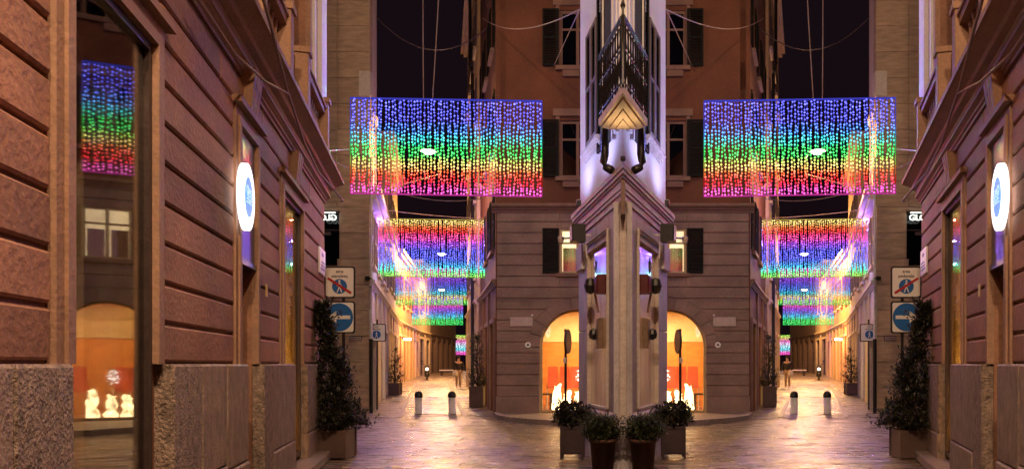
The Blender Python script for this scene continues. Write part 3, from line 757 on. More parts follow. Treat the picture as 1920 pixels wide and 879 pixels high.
# ---------------------------------------------------------------- wedge building
W0 = (0, 10.9, 0)
wd = thing('wedge_building', 'narrow wedge shaped grey marble building with white upper walls pointing at the viewer', 'building', W0, 0, None, mirror=False)
WL = 3.376
WF = Matrix(((ST, CT, 0, 0), (-CT, ST, 0, 0), (0, 0, 1, 0), (0, 0, 0, 1)))   # local x runs from far end to the tip, -y is outward
hw_ = []
def wp(o): hw_.append(o); return o
tri = [(0, .0), (.84, 3.27), (-.84, 3.27)]
def tri_in(e): return [(0, e * 4.0), (.84 - e, 3.27), (-.84 + e, 3.27)]
q = MB(); q.prism(tri_in(.15), -.2, 4.1, 'z'); q.build('core_wall', WSTONE, wd)
# face slabs: (k0,k1,z0,z1) distance behind the tip
KW0, KW1 = .95, 2.48
for k0, k1, z0, z1 in [(.07, .42, .86, 3.98), (.43, KW0 - .06, .86, 3.98), (KW1 + .06, WL, .86, 2.2), (KW1 + .06, WL, 2.21, 3.98), (KW0 - .055, KW1 + .055, 3.62, 3.98)]:
    b_ = MB(WF); b_.block(-k1 + .003, -k0 - .003, z0, z1, .16, 0.0, .006); wp(b_.build('stone_panel', WSTONE, wd))
for k0, k1 in [(0, .6), (.6, 1.3), (1.3, 2.2), (2.2, WL)]:
    b_ = MB(WF); b_.block(-k1 + .003, -k0 - .003, -.1, .8, .16, -.035, .01); wp(b_.build('base_stone', WSTONE, wd))
b_ = MB(WF); b_.prism([(-.0, -.0)] * 0 or [(-.035, .80), (.0, .80), (.0, .855), (-.01, .855)], 0, -WL, 'x') if False else profile(b_, -WL, 0, [(.1, .80), (-.035, .80), (-.0, .855), (.1, .855)]); wp(b_.build('base_moulding', WTRIM, wd))
# tip strip with pointed head
b_ = MB(WF); b_.box(-.05, -.012, -.02, .05, .86, 3.75); wp(b_.build('corner_strip', WTRIM, wd))
b_ = MB(WF); b_.box(-.105, -.07, -.03, .05, .86, 3.8); wp(b_.build('corner_bead', WTRIM, wd))
b_ = MB(WF); b_.tube([(-.15, -.03, 3.6), (-.14, -.04, 3.75), (-.03, -.05, 3.95)], .018, 6); b_.tube([(-.28, -.02, 3.4), (-.27, -.03, 3.7), (-.02, -.04, 3.98)], .014, 6); wp(b_.build('pointed_moulding', WTRIM, wd))
# window panel with surround
b_ = MB(WF)
b_.box(-KW1 - .05, -KW1, -.02, .08, .9, 3.6); b_.box(-KW0, -KW0 + .05, -.02, .08, .9, 3.6); b_.box(-KW1 - .05, -KW0 + .05, -.02, .08, 3.56, 3.61); b_.box(-KW1, -KW0, -.02, .08, .86, .9)
b_.tube([(-KW1 - .45, -.02, 3.28), (-KW1 - .12, -.03, 3.6), (-KW1 - .05, -.03, 3.72), (-KW0 + .08, -.03, 3.72), (-KW0 + .08, -.03, .9)], .022, 6)
wp(b_.build('window_surround', WTRIM, wd))
b_ = MB(WF); b_.box(-KW1, -KW0, .05, .07, .9, 3.56); wp(b_.build('polished_panel', PANELGLASS, wd))
# cornice: three stepped bands running round the tip
for z0, h, e in ((3.98, .10, .03), (4.08, .06, .055), (4.14, .11, .075), (4.25, .04, .10), (4.29, .06, .13), (4.35, .08, .15)):
    out = [(0, -e * 3.0), (.84 + e, 3.27 + e * .3), (-.84 - e, 3.27 + e * .3)]
    q = MB(); q.prism(out, z0, z0 + h - .002, 'z'); q.build('cornice_band', WTRIM, wd)
q = MB(); q.prism([(-.03, -.33), (.03, -.33), (.035, .0), (-.035, .0)], 3.72, 4.2, 'z'); q.build('tip_bracket', surf('tip_bracket_stone', (.16, .09, .08), .7, .2, 5), wd)
# upper storey
E = .03
q = MB(); q.prism([(0, .12), (.84 - E, 3.27), (-.84 + E, 3.27)], 4.43, 14.0, 'z'); q.build('upper_wall', WWHITE, wd)
UO = .035
def upper_window(k0, k1, z0, z1, mat, leaf_out):
    f = MB(WF); t = .06
    f.box(-k1 - t, -k1, -.03, UO + .05, z0 - t, z1 + t); f.box(-k0, -k0 + t, -.03, UO + .05, z0 - t, z1 + t); f.box(-k1, -k0, -.03, UO + .05, z1, z1 + t)
    w = wp(f.build('window_frame', FRAMEW, wd))
    b_ = MB(WF); b_.box(-k1, -k0, .0, UO + .04, z0, z1); b_.build('pane', DARKROOM, w)
    return w
upper_window(1.65, 2.5, 5.45, 7.4, SHUTTER_BROWN, True)
for k0, k1 in ((1.66, 2.07), (2.09, 2.5)):
    wp(shutter(wd, -k1, 5.45, k1 - k0, 1.95, SHUTTER_BROWN, y=-.05, M=WF))
b_ = MB(WF); profile(b_, -2.75, -1.45, cornice_prof(5.24, .14, .10, .1)); wp(b_.build('window_sill', WTRIM, wd))
upper_window(.62, 1.25, 5.1, 8.2, SHUTTER, True)
wp(shutter(wd, -1.62, 5.1, .36, 3.1, SHUTTER, y=-.04, M=WF))
b_ = MB(WF); b_.box(-.5, -.36, -.02, .1, 5.1, 14); b_.box(-.28, -.2, -.01, .12, 5.1, 14); wp(b_.build('pilaster_strip', WWHITE, wd))
q = MB(); q.tube([(-.27, .25, 5.3), (-.27, .25, 4.72), (-.29, .26, 4.62), (-.25, .2, 4.52), (-.17, .1, 4.45)], .06, 10); wp(q.build('drain_pipe', IRON, wd, True))
# balcony at the tip
def bal(e): return [(0, -1.45 + e * 3.2), (.354 - e, -.13 - e * .3), (.2, -.06), (-.2, -.06), (-.354 + e, -.13 - e * .3)]
bc = MB(); bc.prism(bal(0), 5.03, 5.13, 'z').prism(bal(.05), 5.0, 5.028, 'z'); bo = bc.build('balcony_slab', BALSTONE, wd)
q = MB(); q.prism([(0, -.95), (.19, -.2), (-.19, -.2)], 4.975, 4.998, 'z'); q.build('slab_moulding', BALSTONE, bo)
q = MB(); q.prism([(0, -.62), (.1, -.24), (-.1, -.24)], 4.955, 4.973, 'z'); q.build('slab_moulding', BALSTONE, bo)
q = MB()
def rail_line(a, b, n):
    a = Vector(a); b = Vector(b)
    for z in (5.2, 5.62, 5.98, 6.03): q.tube([(a.x, a.y, z), (b.x, b.y, z)], .012 if z < 6 else .022, 5)
    for i in range(n + 1):
        p = a.lerp(b, i / n); q.tube([(p.x, p.y, 5.13), (p.x, p.y, 6.03)], .009, 4)
        if i < n:
            p2 = a.lerp(b, (i + 1) / n); mp = (p + p2) / 2
            q.tube([(p.x, p.y, 5.2), (p2.x, p2.y, 5.62)], .007, 4); q.tube([(p2.x, p2.y, 5.2), (p.x, p.y, 5.62)], .007, 4)
            d = (p2 - p).normalized()
            pts = [Vector((mp.x, mp.y, 5.8)) + d * (.055 * cos(t)) + Vector((0, 0, .13 * sin(t))) for t in [2 * pi * j / 10 for j in range(10)]]
            q.tube(pts, .008, 4, True)
for sg in (-1, 1):
    rail_line((0, -1.42, 0), (sg * .34, -.13, 0), 10); rail_line((sg * .34, -.13, 0), (sg * .1, .25, 0), 3)
q.lathe([(.02, 5.1), (.03, 6.0), (.012, 6.08), (.035, 6.14), (.005, 6.24)], 8, (0, -1.43, 0))
q.build('railing', IRON, wd)
bpy.context.view_layer.update()
for o in list(hw_): mirror_child(o)
q = MB(); q.tube([(0, -1.44, 5.14), (0, -1.44, 6.2)], .016, 6); q.build('rail_post', IRON, wd)
# fittings on the wedge (each its own thing, mirrored)
WM = Matrix.Translation(W0) @ WF
def wpt(k, out, z): return WM @ Vector((-k, -out, z))
fr = math.atan2(-CT, ST)
spk = thing('loudspeaker', 'black box loudspeaker hung under the cornice on the @ face of the wedge building', 'loudspeaker', wpt(2.25, .0, 0), fr, 'loudspeakers')
q = MB(); q.block(-.13, .13, 3.72, 4.02, -.12, -.36, .02); q.build('speaker_box', IRON, spk); q = MB(); q.tube([(0, 0, 3.85), (0, -.13, 3.85)], .02); q.tube([(.02, -.1, 3.75), (.02, -.08, 3.45), (-.25, -.04, 3.3)], .012); q.build('bracket', FRAMEW, spk)
al = thing('alarm_box', 'dark red alarm box and black round lamp on the @ wedge building face', 'alarm', wpt(1.15, 0, 0), fr, 'red alarm boxes')
q = MB(); q.block(-.24, -.0, 2.74, 3.04, .06, -.14, .03); q.build('box', REDBOX, al)
q = MB(); q.lathe([(.0, -.14), (.08, -.11), (.11, 0), (.08, .11), (.0, .14)], 12, (-.48, -.14, 2.9)); q.tube([(-.5, -.05, 2.9), (-.2, -.08, 2.9)], .02); q.build('lamp', IRON, al)
q = MB()
for dx, dz in ((.08, .2), (-.05, .22), (.02, .28), (-.12, .12)): q.tube([(-.2, -.1, 3.08), (-.2 + dx, -.11, 3.1 + dz * .8)], .008, 4)
q.build('aerial', IRON, al)
q = MB(); q.tube([(-.35, -.1, 2.8), (-.33, -.04, 2.45)], .02); q.build('cable', CTRIM, al)
ic = thing('intercom', 'tall narrow intercom plate with dark round knob on the @ face of the wedge building', 'intercom', wpt(1.6, 0, 0), fr, 'intercom plates')
q = MB(); q.block(-.02, .12, 1.86, 2.36, .06, -.05, .012); q.build('plate', surf('bronze_plate', (.20, .13, .09), .4, .2, 8, metal=.4), ic)
q = MB(); q.lathe([(.0, -.1), (.07, -.07), (.09, 0), (.07, .07), (0, .1)], 12, (-.14, -.06, 2.1)); q.build('knob', IRON, ic)
wp_ = thing('wall_plaque', 'pale plaque at the back edge of the @ face of the wedge building', 'plaque', wpt(3.1, 0, 0), fr, 'pale plaques')
q = MB(); q.block(-.27, .3, 3.33, 3.78, .0, -.06, .01); q.build('plate', PALE_TRIM, wp_)
cc = thing('security_camera', 'small dome camera on an arm at the @ back edge of the wedge building', 'camera', wpt(3.35, 0, 0), fr, 'security cameras on the wedge')
q = MB(); q.tube([(0, 0, 4.0), (-.05, -.2, 3.98), (-.22, -.28, 4.0)], .018); q.build('arm', DARKMETAL, cc)
q = MB(); q.lathe([(.0, -.09), (.045, -.06), (.06, 0), (.06, .05), (0, .08)], 12, (-.26, -.3, 3.98)); q.build('dome', PLAQUE, cc)

fl = thing('floodlight', 'small floodlight on the cornice washing the @ white wall of the wedge building', 'floodlight', wpt(2.6, 0, 0), fr, 'cornice floodlights')
q = MB(); q.block(-.07, .07, 4.44, 4.52, -.12, -.19, .01); q.build('lamp_body', IRON, fl)
q = MB(); q.box(-.06, .06, -.185, -.125, 4.521, 4.53); q.build('lens', FRAMEW, fl)
for dx_, pw in ((0, 24), (1.6, 26)):
    ld = bpy.data.lights.new('flood_beam', 'SPOT'); ld.energy = pw * 3.0; ld.color = (.50, .50, 1); ld.spot_size = radians(150); ld.spot_blend = 1; ld.shadow_soft_size = .03
    lo = bpy.data.objects.new('flood_beam', ld); COL.objects.link(lo); lo.parent = fl; lo.location = (dx_, -.62, 4.54); lo.rotation_euler = (radians(165), 0, 0)
ts = thing('tip_spotlight', 'tiny warm spotlight on the cornice tip lighting the underside of the balcony', 'spotlight', (0, 10.42, 4.43), 0, None, mirror=False)
q = MB(); q.lathe([(.03, 0), (.04, .02), (.035, .06)], 12); q.build('lamp_body', IRON, ts)
ld = bpy.data.lights.new('spot_beam', 'SPOT'); ld.energy = 13; ld.color = (1, .72, .42); ld.spot_size = radians(150); ld.spot_blend = 1; ld.shadow_soft_size = .02
lo = bpy.data.objects.new('spot_beam', ld); COL.objects.link(lo); lo.parent = ts; lo.location = (0, -.05, .08); lo.rotation_euler = (radians(190), 0, 0)
# ---------------------------------------------------------------- plants and planters
def leaf(mb, p, d, l, w):
    up = Vector((0, 0, 1)); s = d.cross(up)
    if s.length < .01: s = Vector((1, 0, 0))
    s.normalize(); nn = s.cross(d).normalized()
    a = p; b = p + d * l
    mb.add([a, p + d * l * .5 + s * w * .5 + nn * w * .15, b, p + d * l * .5 - s * w * .5 + nn * w * .15], [(0, 1, 2), (0, 2, 3)])
def rdir():
    while True:
        v = Vector((U(-1, 1), U(-1, 1), U(-1, 1)))
        if .1 < v.length < 1: return v.normalized()
def shrub(root, prof, n, ll, mat, twig=True):
    """prof(t)->(radius,z,xshift) for t 0..1"""
    fo = MB()
    clumps = []
    for i in range(n // 14):
        t = R() ** 1.55; r, z, sh = prof(t); a = U(0, 2 * pi); rr = r * sqrt(U(.1, 1)) * U(.6, 1.3)
        clumps.append((Vector((sh + rr * cos(a), rr * sin(a), z)), Vector((cos(a), sin(a), .7)).normalized()))
    for c, d in clumps:
        L = U(.08, .2) if R() < .9 else U(.2, .38)
        tip = c + d * L
        for j in range(14):
            p = c.lerp(tip, R()) + rdir() * .03
            dd = (rdir() + d * .6).normalized()
            leaf(fo, p, dd, ll * U(.6, 1.2), ll * .42)
    fo.build('foliage', mat, root)
    if twig:
        tw = MB(); r1, z1, s1 = prof(0); r2, z2, s2 = prof(.9)
        tw.tube([(s1, 0, z1 - .1), (s1 * .5 + s2 * .5, 0, (z1 + z2) / 2), (s2, 0, z2)], [.03, .02, .008], 6)
        for c, d in clumps[::9]:
            tw.tube([(c.x * .15 + s1 * .5, c.y * .15, max(z1, c.z - .35)), tuple(c)], [.012, .004], 4)
        tw.build('stem', BARK, root)
def box_planter(root, hw, h, mat, legs=0.0, rim=True):
    q = MB(); z0 = legs
    q.block(-hw, hw, z0, h, -hw + .02, -hw, .012)
    q.box(-hw, hw, hw - .02, hw, z0, h); q.box(-hw, -hw + .02, -hw + .021, hw - .021, z0, h); q.box(hw - .02, hw, -hw + .021, hw - .021, z0, h)
    q.box(-hw + .021, hw - .021, -hw + .021, hw - .021, z0, z0 + .03)
    pb = q.build('planter_box', mat, root)
    q = MB()
    for sx_ in (-1, 1):
        for sy_ in (-1, 1):
            lg = MB(); lg.box(sx_ * hw - .018, sx_ * hw + .018, sy_ * hw - .018, sy_ * hw + .018, 0, h + .012); lg.build('leg', mat, root)
    q.box(-hw + .02, hw - .02, -hw - .014, -hw - .001, z0 + .02, z0 + .05)
    q.build('planter_rail', mat, root)
    q = MB(); q.box(-hw + .02, hw - .02, -hw - .014, -hw - .001, h - .05, h); q.build('planter_rail', mat, root)
    q = MB(); q.box(-hw + .022, hw - .022, -hw + .022, hw - .022, h - .06, h - .04); q.build('soil', SOIL, root)
t = thing('potted_laurel', 'big dark potted laurel in a square metal planter by the @ palazzo corner', 'potted plant', (-4.94, 12.85, 0), 0, 'big laurels in planters')
box_planter(t, .25, .48, PLANTERM)
def prof_big(t): 
    r = (.42 - .25 * t / .55 + .04 * sin(t * 19)) if t < .55 else .075 - .08 * (t - .55)
    return (r, .5 + 2.12 * t, .04 - (.29 * t))
shrub(t, prof_big, 9500, .085, LEAF)
t = thing('potted_shrub', 'slender potted shrub in a dark box planter by the ochre doors of the @ lane', 'potted plant', (XL(33.9) + .36, 33.8, gz(33.8)), 0, 'slim potted shrubs on the outer side')
box_planter(t, .24, .52, PLANTERM)
shrub(t, lambda t: (.28 * (1 - t) ** .8 + .04, .55 + 1.5 * t, 0), 1500, .09, LEAF)
t = thing('potted_tree', 'tall potted bay tree in a box planter against the russet house in the @ lane', 'potted plant', (XR(26.6) - .32, 26.5, gz(26.5)), 0, 'tall bay trees on the inner side')
box_planter(t, .23, .72, PLANTERM)
shrub(t, lambda t: (.24 * (1 - t * .75) + .05 * sin(t * 11), .75 + 1.75 * t, .03 * sin(t * 6)), 2600, .08, LEAF)
t = thing('planter_with_shrub', 'spiky shrub in a dark square planter beside the @ face of the wedge building', 'potted plant', (-.86, 12.75, 0), 0, 'square planters by the wedge')
box_planter(t, .18, .56, PLANTERD, legs=.08)
shrub(t, lambda t: (.24 * sqrt(max(.05, 1 - t * .9)), .58 + .3 * t, 0), 1700, .10, LEAF, twig=False)
t = thing('flower_pot', 'round terracotta pot with a low box bush at the @ side of the wedge tip', 'potted plant', (-.285, 10.55, 0), 0, 'terracotta pots at the wedge tip')
q = MB(); q.lathe([(.14, 0), (.18, .5), (.195, .5), (.2, .55), (.185, .55), (.17, .5)], 24); q.build('pot', TERRA, t, True)
q = MB(); q.lathe([(.165, .5), (.155, .52)], 16); q.build('soil', SOIL, t)
shrub(t, lambda t: (.185 * sqrt(max(.04, 1 - (t * .95) ** 2)), .55 + .24 * t, -.02), 6000, .045, LEAF2, twig=False)

# ---------------------------------------------------------------- signs
def rounded(w, h, r, n=5):
    pts = []
    for cx, cz, a0 in ((w / 2 - r, h / 2 - r, 0), (-w / 2 + r, h / 2 - r, pi / 2), (-w / 2 + r, -h / 2 + r, pi), (w / 2 - r, -h / 2 + r, 1.5 * pi)):
        for i in range(n + 1): pts.append((cx + r * cos(a0 + pi / 2 * i / n), cz + r * sin(a0 + pi / 2 * i / n)))
    return pts
def panel(root, cx, cz, w, h, name='sign_panel'):
    q = MB(); q.prism([(x + cx, z + cz) for x, z in rounded(w, h, .05)], -.03, -.05); p = q.build(name, SIGNBLACK, root)
    q = MB(); q.prism([(x + cx, z + cz) for x, z in rounded(w - .06, h - .06, .035)], -.0505, -.054); q.build('sign_face', SIGNWHITE, p)
    return p
def walker(p, cx, cz, s, mat):
    q = MB(); y0, y1 = -.0625, -.066
    q.disc((cx, cz + .30 * s), .065 * s, y0, y1, 12)
    q.prism([(cx - .07 * s, cz + .2 * s), (cx + .07 * s, cz + .2 * s), (cx + .05 * s, cz - .05 * s), (cx - .05 * s, cz - .05 * s)], y0, y1)
    q.prism([(cx - .05 * s, cz - .05 * s), (cx + .02 * s, cz - .05 * s), (cx - .10 * s, cz - .38 * s), (cx - .17 * s, cz - .38 * s)], y0, y1)
    q.prism([(cx - .01 * s, cz - .05 * s), (cx + .05 * s, cz - .05 * s), (cx + .17 * s, cz - .36 * s), (cx + .10 * s, cz - .38 * s)], y0, y1)
    q.prism([(cx + .06 * s, cz + .2 * s), (cx + .08 * s, cz + .15 * s), (cx + .18 * s, cz - .0 * s), (cx + .14 * s, cz - .02 * s)], y0, y1)
    q.prism([(cx - .06 * s, cz + .2 * s), (cx - .08 * s, cz + .15 * s), (cx - .18 * s, cz - .0 * s), (cx - .14 * s, cz - .02 * s)], y0, y1)
    q.build('walking_figure', mat, p)
t = thing('road_sign', 'two stacked road signs with struck out pedestrian and blue arrow at the @ palazzo corner', 'road sign', (-5.46, 14.6, 0), 0, 'double road signs')
q = MB(); q.tube([(0, 0, 0), (0, 0, 3.5)], .03, 10); q.build('pole', IRON, t)
p = panel(t, -.06, 3.19, .60, .62)
put('lettering', text_mesh('area', .085, SIGNBLACK, .002), p, (-.06, -.056, 3.40)); put('lettering', text_mesh('pedonale', .085, SIGNBLACK, .002), p, (-.06, -.056, 3.31))
q = MB(); q.disc((-.06, 3.11), .145, -.0545, -.058); q.build('blue_disc', SIGNBLUE, p); walker(p, -.06, 3.115, .32, SIGNWHITE)
q = MB(); q.prism([(-.30, 3.255), (-.27, 3.285), (.18, 3.0), (.16, 2.955)], -.067, -.070); q.build('red_bar', SIGNRED, p)
p = panel(t, -.07, 2.51, .62, .63)
q = MB(); q.disc((-.07, 2.51), .275, -.0545, -.058); q.build('blue_disc', SIGNBLUE, p)
q = MB(); q.prism([(-.3, 2.51), (-.12, 2.63), (-.12, 2.545), (.15, 2.545), (.15, 2.475), (-.12, 2.475), (-.12, 2.39)], -.059, -.062); q.build('arrow', SIGNWHITE, p)
q = MB(); q.box(-.06, .06, -.032, .035, 3.0, 3.04); q.box(-.06, .06, -.032, .035, 2.6, 2.64); q.build('clamp', STEELP, t)
t = thing('pedestrian_sign', 'small blue and white pedestrian sign on a thin pole in the @ lane mouth', 'road sign', (-8.36, 25.4, gz(25.4)), 0, 'small pedestrian zone signs')
q = MB(); q.tube([(0, 0, -.02), (0, 0, 3.05)], .032, 8); q.build('pole', IRON, t)
p = panel(t, 0, 2.66 - gz(25.4), .62, .60)
put('lettering', text_mesh('area', .07, SIGNBLACK, .002), p, (0, -.056, 2.87 - gz(25.4))); put('lettering', text_mesh('pedonale', .07, SIGNBLACK, .002), p, (0, -.056, 2.79 - gz(25.4)))
q = MB(); q.disc((0, 2.6 - gz(25.4)), .14, -.0545, -.058); q.build('blue_disc', SIGNBLUE, p); walker(p, 0, 2.6 - gz(25.4), .3, SIGNWHITE)
t = thing('downpipe', 'dark downpipe standing at the corner of the @ slab house', 'pipe', (XL(24) + .07, 23.93, 0), 0, 'corner downpipes')
q = MB(); q.tube([(0, 0, -.02), (0, 0, 2.4)], .06, 10); q.build('cast_shoe', IRON, t)
q = MB(); q.tube([(0, 0, 2.4), (0, 0, 8.2)], .04, 10); q.build('pipe', STEELP, t)
t = thing('security_camera', 'small grey security camera on the edge of the @ slab house', 'camera', (XL(24) + .02, 23.9, 4.2), 0, 'security cameras on the slab houses')
q = MB(); q.box(-.12, .02, -.06, -.0, .08, .2); q.tube([(0, -.05, .14), (.12, -.12, .12)], .02); q.build('bracket', IRON, t)
q = MB(); q.lathe([(0, -.15), (.05, -.13), (.075, .05), (.06, .1), (0, .12)], 10, M=Matrix.Translation((.16, -.16, .0)) @ Matrix.Rotation(.4, 4, 'Y')); q.build('camera_body', STEELP, t)
t = thing('round_mirror', 'round street sign seen edge on, on a thin pole before the @ lit arch', 'round sign', (-1.19, 16.0, 0), radians(80), 'edge on round signs')
q = MB(); q.tube([(0, 0.04, 0), (0, 0.04, 2.35)], .028, 8); q.build('pole', IRON, t)
q = MB(); q.disc((0, 2.08), .26, -.03, .012, 28); q.build('disc_back', IRON, t)
q = MB(); q.disc((0, 2.08), .24, .0125, .018, 28); q.build('disc_face', SIGNWHITE, t)
q = MB(); q.box(-.05, .05, .015, .08, 1.62, 1.74); q.build('clamp', STEELP, t)

# ---------------------------------------------------------------- bollards
for i, (X, ws) in enumerate(((-6.5, 'outer'), (-5.44, 'inner'))):
    t = thing('bollard', 'short steel bollard with dark cap, the ' + ws + ' one in the @ lane mouth', 'bollard', (X, 23.75, gz(23.75) - .01), 0, 'bollards closing the lanes')
    q = MB(); q.lathe([(.135, 0), (.135, .02), (.115, .03), (.115, .52)], 20); q.build('post', STEELP, t, True)
    q = MB(); q.lathe([(.125, .52), (.13, .56), (.13, .6), (.11, .66), (.07, .71), (.01, .725)], 20); q.build('cap', IRON, t, True)

# ---------------------------------------------------------------- light curtains
def ramp(stops, t):
    for (a, ca), (b, cb) in zip(stops, stops[1:]):
        if t <= b:
            k = (t - a) / max(1e-6, b - a); return tuple(x + (y - x) * k for x, y in zip(ca, cb))
    return stops[-1][1]
BLU, AZ, CY, GR, YG, YE, OR, RE, MA, PU = (.10, .10, 1.0), (.06, .30, 1.0), (.04, .75, .85), (.03, .80, .12), (.35, .9, .08), (1.0, .72, .18), (1.0, .17, .02), (1.0, .0, .015), (1.0, .07, .55), (.35, .06, 1.0)
G1 = [(0, BLU), (.24, BLU), (.34, AZ), (.42, CY), (.49, GR), (.58, GR), (.64, YG), (.69, YE), (.76, OR), (.83, RE), (.9, RE), (.95, MA), (1, MA)]
G2 = [(0, YE), (.05, YE), (.13, OR), (.22, RE), (.36, MA), (.44, PU), (.55, BLU), (.68, BLU), (.78, AZ), (.86, CY), (.94, GR), (1, YG)]
G3 = [(0, MA), (.15, MA), (.3, PU), (.45, BLU), (.6, AZ), (.7, CY), (.8, YE), (.9, YG), (1, GR)]
G4 = [(0, BLU), (.15, PU), (.3, MA), (.45, PU), (.6, AZ), (.72, CY), (.82, GR), (1, GR)]
G5 = [(0, YG), (.15, YE), (.3, MA), (.45, (.9, .7, 1)), (.6, (.5, .9, 1)), (.75, CY), (.9, MA), (1, MA)]
def light_curtain(label, xc, Y, zt, w, h, stops, nstr, nb, rb, slope=0.0, separate=True, group='rainbow light curtains over the lanes', mat=LED, power=55, blue=3.4, ends=0):
    t = thing('light_curtain', label, 'light curtain', (xc, Y, zt - h), 0, group)
    H = h
    def zofs(x): return -slope * (x / w + .5)
    fr_ = MB()
    fr_.tube([(-w / 2, 0, H), (w / 2, 0, H + zofs(w / 2))], .02, 6)
    fr_.c += [tuple(c * .9 for c in ramp(stops, 0))] * len(fr_.v)
    k = len(fr_.v); fr_.tube([(-w / 2, 0, 0), (w / 2, 0, zofs(w / 2))], .016, 6); fr_.c += [ramp(stops, 1)] * (len(fr_.v) - k)
    for x in (-w / 2, w / 2):
        for j in range(10):
            k = len(fr_.v); za = H * j / 10; zb = H * (j + 1) / 10
            fr_.tube([(x, 0, za + zofs(x)), (x, 0, zb + zofs(x))], .010, 5); fr_.c += [ramp(stops, 1 - (za + zb) / 2 / H)] * (len(fr_.v) - k)
    fr_.build('glowing_frame', LEDW, t)
    be = MB(); wi = MB()
    for i in range(nstr):
        if separate: be = MB(); wi = MB()
        x0 = -w / 2 + w * (i + .5) / nstr + U(-.012, .012); z0 = zofs(x0)
        ph = U(0, 6); L = H * U(.985, 1.0)
        y0 = U(-.03, .03)
        def P(s): return (x0 + .012 * sin(s * 9 + ph) + .006 * sin(s * 31 + ph), y0, H - s * L + z0)
        zz = [j / 8 for j in range(9)]
        for a, b in zip(zz, zz[1:]):
            k = len(wi.v); wi.tube([P(a), P(b)], .011 if separate else .016, 3); wi.c += [ramp(stops, (a + b) / 2)] * (len(wi.v) - k)  # wires made to glow in place of the coloured halo between beads
        s = U(.01, .05)
        while s < 1:
            c = ramp(stops, s + U(-.015, .015)); b_ = U(.65, 1.25)
            pl_ = .02 + .09 * R() ** 2
            c = tuple((v * (1 - pl_) + pl_) * b_ for v in c)
            p = P(s); be.octa((p[0] + U(-.008, .008), p[1], p[2]), rb * U(.85, 1.15), c)
            s += (1 / nb) * U(.65, 1.35) * (1.18 - .3 * s)
        if separate:
            so = be.build('light_string', mat, t, kind='stuff'); wi.build('string_wire', LEDW, so, kind='stuff')
    if not separate:
        be.build('light_strings', mat, t, kind='stuff'); wi.build('halo_wires', LEDW, t, kind='stuff')
    for k_, (fx, fz, e) in enumerate([(fx, fz, 1) for fz in (.12, .5, .85) for fx in (-.18, .18)]):
        ld = bpy.data.lights.new('curtain_light', 'POINT'); c = ramp(stops, 1 - fz); ld.color = tuple(.06 + .94 * v for v in c); ld.energy = power * (blue if c[2] > .8 and c[0] < .5 else 1); ld.shadow_soft_size = 0.02
        lo = bpy.data.objects.new('curtain_light', ld); COL.objects.link(lo); lo.parent = t; lo.location = (fx * w, 0.0, fz * H)
    for fx in ((-.455, .455) if ends else ()):
        for fz in (.3, .55, .8):
            ld = bpy.data.lights.new('curtain_light', 'POINT'); ld.color = (.36, .16, 1); ld.energy = ends; ld.shadow_soft_size = 0.02
            lo = bpy.data.objects.new('curtain_light', ld); COL.objects.link(lo); lo.parent = t; lo.location = (fx * w, -.05, fz * H)
    return t
def cur(x0, x1, y0, Y): return ((x0 + x1) / 2 - CX) / F * Y, (x1 - x0) / F * Y, EYE + (HY - y0) / F * Y
xc, w, zt = cur(657, 1016, 184, 16.0)
light_curtain('large rainbow light curtain nearest the viewer, blue on top and pink below, on the @', xc, 16.0, zt, w, 2.04, G1, 58, 27, .0225, slope=.07)
xc, w, zt = cur(708, 915, 410, 27.7)
light_curtain('second rainbow light curtain with yellow and red top in the @ lane', xc, 27.7, zt, w, 2.12, G2, 58, 30, .024, slope=.06, power=26, blue=2.6, ends=95)
xc, w, zt = cur(742, 883, 503, 40.7)
light_curtain('third light curtain, pink on top, behind the red topped one in the @ lane', xc, 40.7, zt, w, 1.98, G3, 52, 22, .032, separate=False, mat=LEDF)
xc, w, zt = cur(760, 868, 557, 53.0)
light_curtain('lowest fourth light curtain with cyan and green hem in the @ lane', xc, 53.0, zt, w, 1.96, G4, 46, 20, .040, separate=False, mat=LEDF)
xc, w, zt = cur(853, 896, 628, 84.0)
light_curtain('tiny farthest light curtain seen through the gap at the end of the @ lane', xc, 84.0, zt, w, 2.2, G5, 24, 16, .06, separate=False, mat=LEDF)

# ---------------------------------------------------------------- suspended street lamps and an added fill pair over the crossing (they light the place)
def street_lamp(label, loc, energy, col, mat, span, grp='street lamps hung over the lanes', size=.1):
    t = thing('street_lamp', label, 'street lamp', loc, 0, grp)
    q = MB(); q.lathe([(.03, .32), (.06, .3), (.1, .2), (.26, .08), (.30, .02), (.30, .0), (.27, .0)], 18); q.build('lamp_shade', IRON, t, True)
    q = MB(); q.lathe([(.01, -.10), (.12, -.08), (.22, -.02), (.25, .0), (.0, .03)], 18); q.build('bulb', mat, t, True)
    q = MB(); q.tube(bezier((-span, 0, .75), (0, 0, .34), .05), .01, 4); q.tube(bezier((0, 0, .34), (span, 0, .75), .05), .01, 4); q.build('span_wire', CABLED, t)
    ld = bpy.data.lights.new('street_light', 'POINT'); ld.energy = energy; ld.color = col; ld.shadow_soft_size = size
    lo = bpy.data.objects.new('street_light', ld); COL.objects.link(lo); lo.parent = t; lo.location = (0, 0, -.15)
    return t
street_lamp('wide street lamp glowing through the green band of the nearest @ light curtain', tuple(pt(803, 284, 25.5)), 750, (1, .55, .2), LAMPW, 2.0)
street_lamp('small bright street lamp glowing through the second @ light curtain', tuple(pt(828, 476, 47)), 8000, (1, .52, .16), LAMPW, 2.2)
street_lamp('farthest small street lamp between the curtains in the @ lane', tuple(pt(828, 543, 60)), 2500, (1, .5, .15), LAMPO, 2.5)
street_lamp('street lamp hung above the square just outside the top of the view, @', (-.8, .5, 9.0), 2200, (1, .66, .38), LAMPW, 3.0, 'street lamps over the square')
